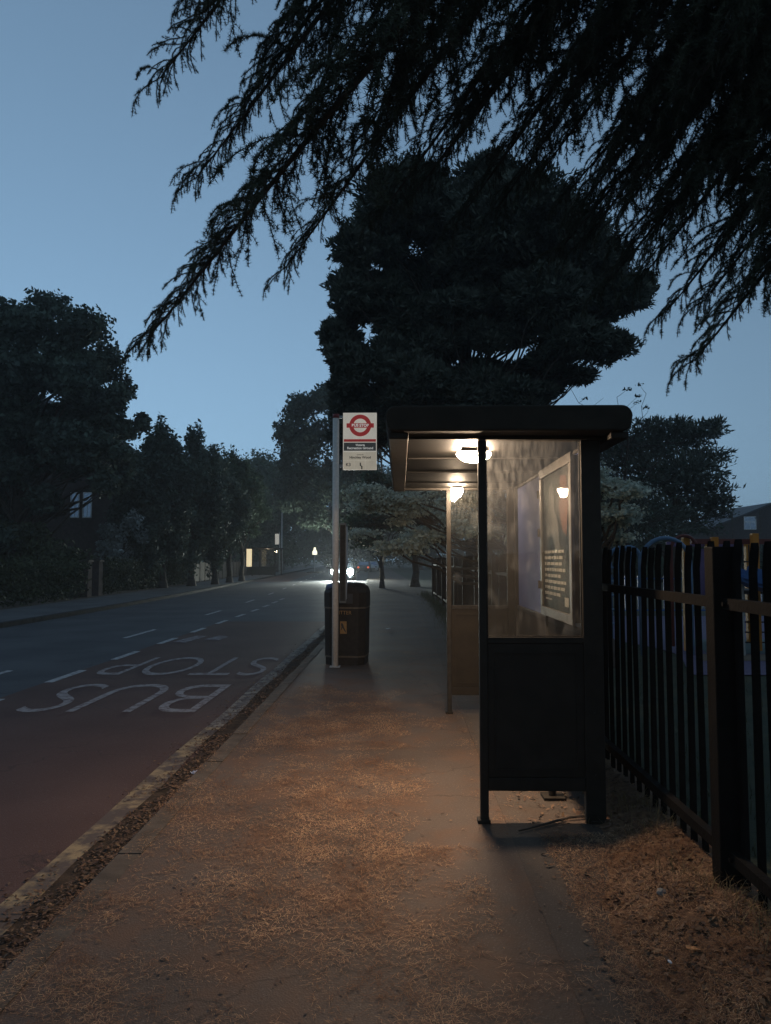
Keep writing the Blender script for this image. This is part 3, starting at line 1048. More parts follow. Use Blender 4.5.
# the big broad tree across the road
def clump_tree(name, label, x, y, spec, m, leaf, n, seed, jit=2.5, mode='leaf', tr=.3, group=None, sub=3, k=1.0):
    """a tree whose big boughs were read off its outline; each is broken into smaller leaf clumps"""
    r_ = random.Random(seed)
    cl = []
    for (u, v, w, hh) in spec:
        for e in range(sub):
            yy = y + r_.uniform(-jit, jit)
            c = at(u + r_.uniform(-.45, .45) * w, v + r_.uniform(-.45, .45) * hh, yy)
            q = yy / F * r_.uniform(.55, .8) * k
            cl.append((c.x - x, yy - y, c.z, w * q, w * q, hh * q, w * hh / 900))
    return make_tree(name, label, x, y, max(c[2] + c[5] * .5 for c in cl), 1, 1, 3, m, leaf, 0, n, seed, mode, extra=cl, trunk_r=tr, group=group)


clump_tree('broadleaf_tree', 'huge round dark broadleaf tree across the road in front of the brick house', -17.8, 35,
           [(10, 325, 40, 26), (45, 315, 36, 22), (75, 335, 34, 26), (100, 360, 28, 26), (118, 390, 18, 20), (20, 370, 44, 34), (65, 375, 40, 34), (95, 410, 30, 30),
            (25, 425, 46, 34), (70, 430, 40, 30), (120, 425, 22, 16), (138, 423, 12, 10), (110, 450, 24, 18), (20, 470, 44, 22), (75, 466, 30, 14), (-30, 340, 40, 40), (-30, 420, 40, 50), (-70, 390, 50, 60),
            (105, 482, 20, 18), (35, 500, 24, 22), (-20, 490, 40, 40), (125, 470, 16, 22)], M['leaf_dark'], .22, 1500, 21, tr=.36)
make_tree('bushy_tree', 'low dark bushy tree under the huge round crown beside the house', -18.6, 31, 4.2, 2.6, 2.2, .2, M['leaf_dark'], .2, 22, 480, 22, cs=.4)
make_tree('bushy_tree', 'dark bush growing behind the clipped hedge below two blue windows', -16.6, 33, 3.6, 2.8, 2.0, .2, M['hedge'], .18, 20, 460, 23, cs=.4)
make_tree('ornamental_shrub', 'pale grey leaved shrub glimmering between the huge tree and pointed conifers', -14.2, 38.5, 4.6, 1.3, 1.2, 1.0, M['leaf_grey'], .16, 18, 330, 24, cs=.34)
# pointed row
tops = [(146, 440, 40, 1.9), (166, 416, 42, 2.0), (194, 416, 45, 2.3), (217, 440, 48, 2.2), (231, 450, 52, 2.3), (243, 462, 56, 2.4)]
lab = ['pointed conifer next to the pale grey shrub, first of the roadside row',
       'tall pointed conifer, second in the roadside row after the pale shrub',
       'tallest twin topped conifer in the middle of the roadside row',
       'narrow dark conifer just past the tallest of the roadside row',
       'bushy dark tree near the far end of the roadside row',
       'short leafy tree beside the far lit bus shelter']
for k, (u, v, y, w) in enumerate(tops):
    t = at(u, v, y)
    make_tree('roadside_tree', lab[k], t.x, y, t.z, w, w, .5 if k < 4 else 2.7, M['leaf_mid'] if k > 3 else M['leaf_dark'], .2, 44, 480, 30 + k, shape='column', cs=.34,
              group='trees in the row across the road')
# trees closing the far end of the street
far = [(272, 470, 118, 6.5, 'low dark tree at the far end of the street behind the lamp column'),
       (238, 468, 92, 6.0, 'dark round tree behind the far lit bus shelter'),
       (292, 440, 100, 6.5, 'dark tree behind the traffic island sign'),
       (330, 450, 150, 9, 'distant dark tree beyond the oncoming car'),
       (372, 455, 155, 9, 'distant dark tree beyond the parked cars'),
       (420, 460, 120, 8, 'distant dark tree behind the two kerbside trunks')]
for k, (u, v, y, w, l) in enumerate(far):
    t = at(u, v, y)
    dx = -9.0 if k == 0 else (-5 if k == 2 else 0)
    make_tree('street_tree', l, t.x + dx * .4, y, t.z, w, w, .2, M['leaf_mid'], .42, 40, 620, 50 + k, cs=.36, group='trees at the far end of the street')
clump_tree('street_tree', 'tall dark tree arching over the road behind the bus stop flag', -1.5, 64,
           [(300, 410, 22, 18), (322, 400, 20, 16), (290, 440, 18, 22), (315, 440, 26, 28), (345, 430, 30, 30), (300, 480, 26, 24), (330, 480, 26, 26), (285, 462, 12, 14), (360, 470, 30, 30), (312, 515, 24, 18), (340, 520, 22, 14), (375, 430, 30, 36), (290, 508, 16, 14)],
           M['leaf_dark'], .30, 1700, 60, tr=.2, group='trees at the far end of the street')
make_tree('street_tree', 'dark leafy tree between the bus stop flag and the big pine', 3.4, 36, 8.5, 3.8, 3.4, 3.6, M['leaf_dark'], .2, 30, 620, 61, cs=.33, group='trees at the far end of the street')

wr = np.random.default_rng(4)
wcl = []
for k in range(64):
    xx = -75 + k * 1.75
    hh_ = 2.2 + 2.2 * wr.random()
    wcl.append((xx, 150 + wr.uniform(-4, 4), hh_, 2.8, 2.2, hh_ * .95, 1))
    wcl.append((xx + .7, 153 + wr.uniform(-4, 4), hh_ * 2.2, 3.2, 2.2, hh_ * .9, 1))
for k in range(40):
    xx = 8 + k * 1.5
    hh_ = 1.0 + .7 * wr.random()
    wcl.append((xx, 52 + wr.uniform(-2, 2), hh_, 1.7, 1.4, hh_ * .98, 1))
tag(np_mesh('far_wood', leaf_cloud(wcl, 620, .5, 0, 'leaf', wr), 4, M['leaf_mid']), kind='stuff')

# the big pine behind the shelter
pine_cl = []
prs = random.Random(81)
spec = [(400, 200, 60, 40), (450, 215, 60, 45), (505, 200, 60, 45), (550, 230, 60, 40), (590, 260, 50, 45), (618, 300, 35, 28), (610, 345, 34, 18), (365, 235, 40, 35),
        (345, 285, 25, 22), (370, 300, 38, 30), (350, 345, 28, 28), (345, 385, 25, 30), (385, 355, 30, 24), (420, 275, 50, 35), (480, 270, 60, 35), (540, 295, 55, 35),
        (570, 335, 40, 22), (500, 330, 30, 18), (540, 365, 34, 20), (575, 375, 24, 12), (400, 395, 45, 22), (455, 395, 50, 20), (510, 395, 40, 18), (548, 392, 20, 12), (430, 345, 25, 18), (470, 150, 60, 40), (540, 170, 50, 40),
        (440, 430, 60, 26), (520, 425, 60, 20), (370, 425, 36, 26), (420, 375, 40, 22), (470, 375, 40, 20), (500, 400, 50, 22), (395, 320, 40, 30), (440, 315, 40, 25), (350, 410, 20, 20), (335, 330, 14, 14), (640, 285, 16, 14), (470, 440, 70, 24), (385, 255, 26, 18), (482, 336, 30, 18), (360, 260, 18, 14), (465, 305, 36, 20), (505, 305, 36, 18), (455, 345, 34, 18), (400, 245, 24, 18)]
clump_tree('pine_tree', 'huge dark spreading pine rising behind the bus shelter', 2.0, 22, [c for c in spec if c[:2] not in ((470, 150), (540, 170))],
           M['pine'], .17, 3000, 82, jit=2.6, mode='needle', tr=.2, sub=4, k=.98)

# silver leaved trees lit by the shelter
make_tree('small_street_tree', 'slim street tree with dark trunk at the kerb side of the pavement', at(382, 588, 41.8).x, 41.8, 6.6, 2.6, 2.6, 1.9, M['leaf_mid'], .2, 20, 420, 91, flat=.4, cs=.34, trunk_r=.13)
make_tree('small_street_tree', 'street tree with thick dark trunk close to the fence side of the pavement', at(415, 586, 44).x, 44, 6.2, 2.4, 2.4, 2.0, M['leaf_mid'], .2, 20, 420, 92, flat=.4, cs=.34, trunk_r=.24)


def layered_tree(name, label, x, y, spec, seed, leaf=.10, n=620, tr=.11):
    cl = []
    r_ = random.Random(seed)
    for (u, v, w, hh, dy) in spec:
        c = at(u, v, y + dy)
        s = (y + dy) / F
        cl.append((c.x - x, dy, c.z, w * s, w * s * 1.1, hh * s, w * hh / 500))
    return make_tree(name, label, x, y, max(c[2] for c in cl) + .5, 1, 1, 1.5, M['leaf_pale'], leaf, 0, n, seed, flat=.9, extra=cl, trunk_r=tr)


sp = []
r_ = random.Random(5)
for k in range(30):
    u = r_.uniform(358, 470); v = r_.uniform(482, 550)
    if (u < 385 and v > 535) or (u > 440 and v < 486): continue
    sp.append((u, v, r_.uniform(15, 26), r_.uniform(5, 9), r_.uniform(-1.4, 1.4)))
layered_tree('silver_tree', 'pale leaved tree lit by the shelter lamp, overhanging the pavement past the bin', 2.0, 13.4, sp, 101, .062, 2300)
sp = []
for k in range(40):
    u = r_.uniform(470, 660); v = r_.uniform(462, 545)
    if u > 620 and (v < 478 or v > 535): continue
    sp.append((u, v, r_.uniform(16, 28), r_.uniform(5, 9), r_.uniform(-1.3, 1.3)))
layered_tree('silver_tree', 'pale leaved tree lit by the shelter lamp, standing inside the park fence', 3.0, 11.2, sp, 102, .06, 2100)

# dark conifers across the park
sp = [(640, 445, 40, 24), (612, 450, 35, 22), (672, 440, 32, 18), (700, 432, 24, 13), (706, 455, 24, 10), (690, 470, 38, 18), (700, 490, 32, 14), (712, 505, 22, 10),
      (650, 480, 50, 26), (680, 515, 44, 22), (640, 520, 50, 24), (600, 500, 40, 30), (655, 425, 16, 8), (678, 424, 14, 8), (715, 425, 10, 9), (727, 500, 8, 6)]
cl = []
for (u, v, w, hh) in sp:
    yy = 40 + prs.uniform(-3, 3); c = at(u, v, yy); s = yy / F
    cl.append((c.x - 14.2, yy - 40, c.z, w * s, w * s, hh * s, w * hh / 700))
make_tree('conifer_tree', 'dark clumped conifer standing alone across the park', 14.2, 40, 8.2, 1, 1, 1, M['pine'], .26, 0, 2200, 111, mode='needle', extra=cl, trunk_r=.3)
for k, (u, v, y, w, l) in enumerate([(745, 512, 95, 5, 'low round tree beside the house roof across the park'), (775, 506, 100, 7, 'low tree behind the house roof across the park'),
                                     (560, 480, 55, 7, 'dark tree behind the lit park tree')]):
    t = at(u, v, y)
    make_tree('park_tree', l, t.x, y, t.z, w, w, .4, M['leaf_dark'], .34, 18, 400, 120 + k, cs=.38, group='trees across the park')
# sparse twiggy tree top over the shelter roof
tw = thing('bare_twig_tree', 'thin sparse tree with feathery twigs above the shelter roof end', 'tree', (6.9, 24, 0))
tb = MB(); trs = random.Random(9)
pts = limb(tb, (0, 0, 0), (.3, 0, 5.9), .11, .03, trs, 8, .05)
tb.build('trunk', M['bark'], tw, smooth=True)
tb = MB(); lv = []
for k in range(26):
    p = pts[3 + k % 5]
    a = trs.uniform(-.5, 2.9); ln_ = trs.uniform(1.0, 2.6)
    q = p + Vector((math.cos(a) * ln_ * 1.1, trs.uniform(-.7, .7), abs(math.sin(a)) * ln_ * .8 + .5))
    pp = limb(tb, p, q, .016, .006, trs, 6, .12)
    for e in range(7):
        b = pp[2 + e % 5]
        q2 = b + Vector((trs.uniform(-.5, .6), trs.uniform(-.3, .3), trs.uniform(-.1, .5)))
        limb(tb, b, q2, .007, .004, trs, 3, .1)
        if trs.random() < .8:
            lv.append((q2.x, q2.y, q2.z, .14, .14, .05, 1))
tb.build('limbs', M['bark'], tw)
np_mesh('crown', leaf_cloud(lv, 12, .10, .8), 4, M['leaf_dark'], tw)

# ------------------------------------------------------------------ the cedar overhead
CT = thing('cedar_tree', 'great cedar whose drooping needled boughs hang over the pavement and shelter', 'tree', (6.2, 2.6, 0))
crs = random.Random(77)
ORG = Vector((6.2, 2.6, 0))


def catmull(P_, n):
    out = []
    P_ = [P_[0] * 2 - P_[1]] + P_ + [P_[-1] * 2 - P_[-2]]
    for i in range(1, len(P_) - 2):
        for k in range(n):
            t = k / n
            a, b, c, d = P_[i - 1], P_[i], P_[i + 1], P_[i + 2]
            out.append(.5 * ((2 * b) + (-a + c) * t + (2 * a - 5 * b + 4 * c - d) * t * t + (-a + 3 * b - 3 * c + d) * t ** 3))
    out.append(P_[-2])
    return out


def sprig_template(seed, hang, tuft=1.0):
    """a side shoot one metre long going out along +x and drooping; returns needle tris and twig tube points"""
    r_ = random.Random(seed)
    nr_ = np.random.default_rng(seed)
    twigs = []
    n = 12
    main = []
    p = Vector((0, 0, 0)); d = Vector((1, 0, .05))
    for i in range(n + 1):
        main.append(p.copy())
        d = (d + Vector((r_.uniform(-.10, .10), r_.uniform(-.16, .16), -hang * (.10 + .02 * i) + r_.uniform(-.05, .05)))).normalized()
        p = p + d / n
    twigs.append((main, .0045))
    for i in range(2, n - 1):
        if r_.random() < .62:
            s = r_.choice((-1, 1))
            l = r_.uniform(.10, .34) * (1.1 - i / n * .6)
            q = main[i].copy(); dd = Vector((.6, s * .7, -.15 - hang * .3)).normalized()
            tw_ = []
            for j in range(6):
                tw_.append(q.copy())
                dd = (dd + Vector((r_.uniform(-.12, .12), r_.uniform(-.12, .12), -.13 * (.4 + hang)))).normalized()
                q = q + dd * l / 5
            twigs.append((tw_, .0025))
    tris = []
    for pts_, rad in twigs:
        for a, b in zip(pts_[:-1], pts_[1:]):
            L_ = (b - a).length
            k = max(1, int(round(L_ / .043 + r_.uniform(-.3, .3))))
            ax = np.array((b - a).normalized())
            for e in range(k):
                base = np.array(a.lerp(b, (e + r_.random()) / k))
                m_ = 15
                v = nr_.normal(size=(m_, 3)); v /= np.linalg.norm(v, axis=1)[:, None]
                v = v + ax * .12 + np.array((0, 0, .22)); v /= np.linalg.norm(v, axis=1)[:, None]
                sd = np.cross(v, nr_.normal(size=(m_, 3))); sd /= np.linalg.norm(sd, axis=1)[:, None]
                ln_ = (.040 + .034 * nr_.random(m_))[:, None] * tuft
                tris.append(np.stack([base - sd * .0042, base + sd * .0042, base + v * ln_], 1))
    return np.concatenate(tris), twigs


TPL = [sprig_template(s, h) for s, h in ((1, .5), (2, .9), (3, 1.3), (4, .7), (5, 1.1), (6, 1.6))]
need, bwood, twood = [], MB(), MB()


def place_sprig(k, pos, yaw, s, roll=0.0, pitch=0.0):
    w_ = pos + ORG
    c_ = ROT.transposed() @ (w_ - CAM)
    if c_.z > -.6 or abs(c_.x / c_.z) * F > 520 or c_.y / -c_.z * F > 640 or c_.y / -c_.z * F < -100:
        return          # far outside the picture
    tris, twigs = TPL[k]
    Mx = Matrix.Rotation(yaw, 3, 'Z') @ Matrix.Rotation(pitch, 3, 'Y') @ Matrix.Rotation(roll, 3, 'X')
    A = np.array(Mx)
    # scale the shoot's length, keep the needles nearly their own size
    need.append((tris.reshape(-1, 3) * np.array((s, s, s))) @ A.T + np.array(pos))
    for pts_, rad in twigs:
        twood.tube([Mx @ (q * s) + pos for q in pts_[::2]], [rad * (1 - .5 * i / len(pts_)) for i in range(len(pts_[::2]))], 3, cap=False)


def bough(tip, root_z, mid_lift=.12, r0=.075, dens=1.0, smax=1.0, start=.30, root=None, hang=None):
    root = Vector(root) if root else Vector((ORG.x - .25, ORG.y + .1, root_z))
    tip = Vector(tip)
    d = tip - root
    m1 = root + d * .35 + Vector((crs.uniform(-.1, .1), crs.uniform(-.15, .15), mid_lift * d.length))
    m2 = root + d * .72 + Vector((crs.uniform(-.1, .1), crs.uniform(-.15, .15), mid_lift * .75 * d.length))
    pl = catmull([root, m1, m2, tip], 14)
    nn = len(pl)
    bwood.tube([p - ORG for p in pl], [r0 * (1 - t / (nn - 1)) ** .9 + .004 for t in range(nn)], 7)
    L_ = sum((pl[i + 1] - pl[i]).length for i in range(nn - 1))
    step = .062 / dens
    acc = 0.0
    side = 1
    run = 0.0
    for i in range(nn - 1):
        seg = pl[i + 1] - pl[i]
        sl = seg.length
        run += sl
        acc += sl
        while acc > step:
            acc -= step
            t = (run - acc) / L_
            if t < start: continue
            side = -side
            p = pl[i] + seg * (1 - acc / sl if sl > 0 else 0)
            yaw = math.atan2(seg.y, seg.x) + side * crs.uniform(.35, 1.15)
            s = smax * crs.uniform(.5, 1.15) * (1.0 if t < .75 else max(.30, (1.04 - t) / .29))
            k = crs.randrange(6) if hang is None else crs.choice(hang)
            place_sprig(k, p - ORG, yaw, s, crs.uniform(-.5, .5), crs.uniform(-.15, .25))
            along = math.atan2(seg.y, seg.x)
            up = -math.asin(max(-1, min(1, seg.z / max(sl, 1e-6))))
            place_sprig(crs.choice((0, 3)), p - ORG + Vector((crs.uniform(-.03, .03), crs.uniform(-.03, .03), .02)), along + crs.uniform(-.5, .5), crs.uniform(.28, .42), crs.uniform(-1, 1), up * .8 + crs.uniform(-.5, .1))
    place_sprig(0, pl[-1] - ORG, math.atan2(d.y, d.x), .38, 0, .35)
    place_sprig(3, pl[-2] - ORG, math.atan2(d.y, d.x) + .3, .40, 0, .5)


# boughs: the tip as the street point it hangs over, then its height on the trunk
B_ = [
    ((148, 338, 6.0), 8.2, .10, 1.6), ((196, 178, 6.2), 9.6, .09, 1.0), ((160, 78, 5.6), 10.0, .10, 1.0), ((200, -12, 5.4), 10.4, .09, 1.0),
    ((285, 268, 6.8), 8.6, .10, .9), ((262, 60, 6.6), 10.8, .08, 1.0),
    ((330, 40, 7.2), 11.4, .06, 1.0), ((350, 150, 7.6), 10.0, .08, .9), ((420, 60, 7.5), 11.0, .06, 1.1),
    ((430, 175, 7.6), 9.2, .07, .8), ((505, 150, 7.4), 9.0, .07, .8), ((520, 60, 7.0), 10.2, .06, 1.1), ((570, 190, 7.2), 8.0, .08, .8),
    ((628, 235, 6.6), 7.4, .09, .9), ((695, 360, 6.2), 6.2, .11, .9), ((700, 180, 6.0), 8.0, .08, 1.0), ((745, 285, 5.8), 6.0, .10, .9), ((640, 110, 6.0), 9.0, .07, 1.1),
     ((290, 130, 6.9), 10.0, .08, .9), ((240, 110, 6.0), 10.6, .08, .8), ((395, 120, 6.8), 9.8, .07, 1.0), ((470, 110, 6.6), 9.4, .07, 1.0), ((380, 215, 7.0), 9.0, .08, .9), ((600, 60, 6.4), 9.2, .07, 1.0), ((680, 20, 6.0), 9.0, .07, 1.0), ((600, 170, 6.8), 8.2, .08, 1.0), ((655, 235, 6.3), 7.4, .09, 1.0), ((720, 240, 6.2), 6.8, .09, 1.0), ((760, 120, 5.8), 7.4, .08, 1.0), ((540, 130, 6.2), 8.8, .07, 1.0), ((480, 10, 6.4), 10.6, .06, 1.0), ((400, -10, 6.2), 11, .06, 1.0), ((310, -20, 6.0), 11, .06, 1.0),
    ((500, 205, 7.2), 8.8, .07, .9), ((560, 250, 7.0), 8.0, .08, .9), ((455, 225, 7.4), 9.0, .07, .8), ((606, 285, 6.7), 7.4, .09, .9), ((535, 180, 6.6), 8.6, .07, 1.0), ((585, 200, 6.4), 8.2, .08, 1.0), ((410, 200, 7.2), 9.2, .07, .8), ((620, 215, 6.2), 7.8, .08, .9),
    ((690, 90, 5.4), 8.2, .07, 1.2), ((755, 40, 5.2), 7.8, .07, 1.2), ((740, 150, 5.5), 7.4, .08, 1.1), ((640, 280, 6.4), 7.0, .1, .9), ((705, 300, 6.3), 6.6, .1, 1.0), ((780, 250, 5.6), 6.2, .1, 1.0), ((620, 20, 5.8), 9.2, .06, 1.2), ((790, 100, 5.3), 7.0, .08, 1.1), ((585, 240, 6.9), 7.8, .09, .9), ((660, 160, 5.9), 8.0, .08, 1.1),
    ((730, 60, 5.6), 8.4, .07, 1.1), ((560, 0, 5.6), 9.6, .06, 1.1), ((450, -30, 5.6), 10.2, .06, 1.1), ((668, 310, 6.8), 6.8, .10, .7), ((775, 190, 5.4), 6.6, .08, 1.0),
]
for (u, v, yy), rz_, lift, den in B_:
    bough(at(u, v, yy), rz_, lift, .07, den * (.72 if v < 100 and u > 330 else 1), 1.0 if v > 100 else 1.1)
T_ = np.concatenate(need).reshape(-1, 3, 3)
np_mesh('needles', T_, 3, M['cedar'], CT)
bwood.build('boughs', M['bark'], CT, smooth=True)
twood.build('twigs', M['bark'], CT)
ctm = MB()
limb(ctm, (0, 0, -.1), (0, .1, 13.5), .48, .16, crs, 10, .01)
ctm.build('trunk', M['bark'], CT, smooth=True)


# ------------------------------------------------------------------ hedge, garden fence, houses across the road
def hedge(name, label, y0, y1, x_of, h, w, seed):
    T = thing(name, label, 'hedge', (x_of(y0), y0, 0))
    r_ = np.random.default_rng(seed)
    cl = []
    n = int((y1 - y0) / .55)
    for i in range(n):
        yy = y0 + (i + .5) * (y1 - y0) / n
        for zz in (.35, .85, h - .25):
            cl.append((x_of(yy) - x_of(y0) + r_.uniform(-.1, .1), yy - y0, zz + r_.uniform(-.06, .06), w * .55, .5, .36, 1))
    np_mesh('foliage', leaf_cloud(cl, 170, .11, 0, 'leaf', r_), 4, M['hedge'], T)
    return T


hx = lambda y: FX - 3.15 + bend(y)
hedge('hedge', 'long clipped dark hedge beside the far pavement under the huge tree', 15, 31, hx, 1.5, .9, 1)
hedge('hedge', 'clipped dark hedge between the brick gate pier and the pointed conifers', 33.2, 50, hx, 1.55, .9, 2)
for y, l in ((31.5, 'square brick gate pier at the end of the long clipped hedge'), (32.8, 'square brick gate pier beside the hedge under the pointed conifers')):
    gp = thing('gate_pier', l, 'gate pier', (hx(y), y, 0), 0, 'brick gate piers across the road')
    MB().box(-.22, .22, -.22, .22, 0, 1.45).build('shaft', M['brick'], gp, bevel=.01)
    MB().box(-.27, .27, -.27, .27, 1.4505, 1.54).build('coping', M['kerb'], gp, bevel=.02)
gf = thing('garden_fence', 'dark timber garden fence behind the far lit bus shelter', 'fence', (hx(56), 56, 0))
gq = MB(); gp2 = MB()
y = 52.0
while y < 120:
    x = hx(y) - hx(56)
    gq.box(x - .02, x + .02, y - 56, y - 56 + 1.75, .05, 1.35)
    gp2.box(x - .06, x + .06, y - 56 + 1.76, y - 56 + 1.86, 0, 1.5)
    y += 1.87
each(gq, 'panel', M['timber'], gf); each(gp2, 'post', M['timber'], gf)


def house(name, label, x0, x1, y0, y1, h, rh, wins, chim=True):
    Hs = thing(name, label, 'house', ((x0 + x1) / 2, (y0 + y1) / 2, 0))
    ox, oy = (x0 + x1) / 2, (y0 + y1) / 2
    a, b = (x1 - x0) / 2, (y1 - y0) / 2
    MB().prism([(-a, 0), (a, 0), (a, h), (0, h + rh), (-a, h)], 'y', -b, b).build('wall', M['brick'], Hs)
    rf = MB()
    for s in (-1, 1):
        k = rh / a
        rf.prism([(s * (a + .35), h - .35 * k + .02), (0, h + rh + .02), (0, h + rh + .2), (s * (a + .35), h - .35 * k + .2)], 'y', -b - .3, b + .3)
    rf_o = rf.build('roof', M['slate'], Hs)
    if chim:
        MB().box(-.5, .5, -.4, .4, h + rh - .3, h + rh + 1.3).build('chimney', M['brick'], rf_o)
    for (xc, zc, w, hh, arch) in wins:
        fr_ = MB(); y_ = -b
        t = .06
        fr_.box(xc - w / 2, xc + w / 2, y_ - .05, y_ - .002, zc - hh / 2, zc - hh / 2 + t).box(xc - w / 2, xc + w / 2, y_ - .05, y_ - .002, zc + hh / 2 - t, zc + hh / 2)
        fr_.box(xc - w / 2, xc - w / 2 + t, y_ - .05, y_ - .002, zc - hh / 2 + t, zc + hh / 2 - t).box(xc + w / 2 - t, xc + w / 2, y_ - .05, y_ - .002, zc - hh / 2 + t, zc + hh / 2 - t)
        fr_.box(xc - w / 2 + t, xc + w / 2 - t, y_ - .05, y_ - .002, zc - .04 + hh * .08, zc + .04 + hh * .08)
        fr_.box(xc - .02, xc + .02, y_ - .045, y_ - .002, zc - hh / 2 + t, zc - .04 + hh * .08)
        wf = fr_.build('window', M['win_frame'], Hs)
        MB().box(xc - w / 2 + t, xc + w / 2 - t, y_ - .028, y_ - .004, zc - hh / 2 + t, zc + hh / 2 - t).build('pane', M['win_glass'], wf)
        MB().box(xc - w / 2 - .08, xc + w / 2 + .08, y_ - .12, y_ - .001, zc - hh / 2 - .10, zc - hh / 2 - .003).build('sill', M['kerb'], wf)
    return Hs


w1, w2 = at(75, 505, 46), at(87.5, 505, 46)
house('brick_house', 'dim brick house with two tall sash windows reflecting blue sky', w1.x - 8.4, w1.x + 3.2, 46, 56, 7.2, 4.4,
      [(2.6, w1.z, .55, 1.55, 0), (2.6 + (w2.x - w1.x), w2.z, .55, 1.55, 0), (-3.2, w1.z, .7, 1.55, 0)])
w3 = at(749, 523, 82)
house('park_side_house', 'dark house with one pale upper window across the park', w3.x - 4, w3.x + 9, 82, 92, 4.9, 2.6, [(-2.4, w3.z, 1.3, 1.4, 0), (2.4, w3.z, 1.2, 1.4, 0)], chim=False)

# ------------------------------------------------------------------ far street furniture
lx = at(281.5, 572, 88).x
lc = thing('lamp_column', 'tall thin unlit lamp column by the far lit bus shelter', 'street lamp', (lx, 88, 0))
MB().tube([(0, 0, 0), (0, 0, 1.4), (0, 0, 1.45), (0, 0, 7.6)], [.13, .13, .10, .07], 10).build('column', M['steel'], lc, smooth=True)
MB().tube([(0, 0, 7.6), (.3, -.1, 7.7), (.7, -.2, 7.72)], [.05, .04, .035], 8).build('bracket', M['steel'], lc)
fx_ = at(279.5, 540, 86).x
fsg = thing('bus_stop_sign', 'small far bus stop flag on a post beside the lamp column', 'bus stop', (fx_, 86, 0))
MB().tube([(0, 0, 0), (0, 0, 4.7)], .05, 8).build('pole', M['steel'], fsg)
MB().box(-.5, -.06, -.02, .02, 3.3, 4.5).build('flag', M['sign_white'], fsg)
sx_ = at(258, 572, 75).x
fs_ = thing('far_bus_shelter', 'distant bus shelter across the road with a glowing warm advert panel', 'bus shelter', (sx_, 75, 0))
MB().box(-.3, 2.2, -2.0, 2.2, 2.62, 2.74).build('roof', M['black_rough'], fs_, bevel=.03)
for xx, yy in ((-.2, -1.9), (2.0, -1.9), (-.2, 2.0), (2.0, 2.0)):
    MB().box(xx - .05, xx + .05, yy - .05, yy + .05, 0, 2.62).build('post', M['black'], fs_)
MB().box(-.75, -.26, -2.0, -1.88, .9, 2.6).build('advert_panel', M['lit_panel'], fs_)
MB().box(-.15, 1.95, 2.05, 2.08, .4, 2.5).build('glass_pane', M['glass_far'], fs_)
MB().box(-.75, 1.95, -1.88, -1.80, .1, .88).build('kick_panel', M['black'], fs_)
l = bpy.data.lights.new('far_shelter_lamp_light', 'POINT'); l.energy = 60; l.color = (1, .82, .55); l.shadow_soft_size = .15
o = bpy.data.objects.new('far_shelter_lamp_light', l); o.location = (sx_ + 1.0, 74.6, 2.45); C.objects.link(o)
lx2 = at(314.7, 566, 100).x
isl = thing('traffic_island', 'raised traffic island with a small lit sign on a post', 'traffic island', (lx2, 100, RZ))
MB().prism([(-.8, -2), (.8, -2), (.8, 2), (.4, 2.8), (-.4, 2.8), (-.8, 2)], 'z', .005, .13).build('kerb_block', M['kerb'], isl)
MB().tube([(0, 0, .13), (0, 0, 2.4)], .06, 8).build('post', M['steel'], isl)
sg = MB().prism([(-.30, 2.35), (.30, 2.35), (.30, 2.75), (.13, 3.05), (.13, 3.3), (-.13, 3.3), (-.13, 3.05), (-.30, 2.75)], 'y', -.06, .06)
sg.build('lit_sign', M['lit_sign'], isl)


def car(name, label, x, y, rz, paint, lights, group=None):
    K = thing(name, label, 'car', (x, y, RZ), rz, group)
    side = [(-2.05, .28), (-2.1, .62), (-1.95, .86), (-1.1, .95), (-.45, 1.42), (.9, 1.46), (1.65, 1.02), (2.0, .95), (2.1, .6), (2.05, .28)]
    # car faces -y: profile along y
    b = MB()
    secs = []
    for s, ins in ((-.86, .06), (-.80, 0), (.80, 0), (.86, .06)):
        secs.append([(s * (1 - (.16 if z > 1.1 else 0)), yy * (1 - ins * .3), z - (ins * .4 if z > .9 else 0)) for yy, z in side])
    n = len(side)
    vs = [p for q in secs for p in q]
    fs = [(i * n + j, i * n + (j + 1) % n, (i + 1) * n + (j + 1) % n, (i + 1) * n + j) for i in range(3) for j in range(n)]
    fs += [tuple(range(n - 1, -1, -1)), tuple(3 * n + j for j in range(n))]
    b.add(vs, fs)
    b.build('body', paint, K, bevel=.03)
    ws = MB().add([(-.66, -1.06, .985), (.66, -1.06, .985), (.58, -.52, 1.385), (-.58, -.52, 1.385), (-.66, -1.075, 1.0), (.66, -1.075, 1.0), (.58, -.535, 1.40), (-.58, -.535, 1.40)],
                  [(0, 1, 2, 3), (7, 6, 5, 4), (0, 4, 5, 1), (1, 5, 6, 2), (2, 6, 7, 3), (3, 7, 4, 0)])
    ws.build('windscreen', M['win_glass'], K)
    MB().box(-.55, .55, -2.125, -2.10, .36, .58).build('grille', M['ink'], K)
    for sx in (-.82, .82):
        for yy in (-1.35, 1.3):
            MB().tube([(sx - .10, yy, .31), (sx + .10, yy, .31)], .31, 16).build('wheel', M['tyre'], K)
    for sx in (-.62, .62):
        m_ = M['headlight'] if lights == 'head' else (M['taillight'] if lights == 'tail' else M['win_glass'])
        MB().tube([(sx, -2.13, .72), (sx, -2.04, .72)], [.27 if lights == 'head' else .11, .13], 14).build('headlight' if lights != 'tail' else 'tail_light', m_, K)
    return K


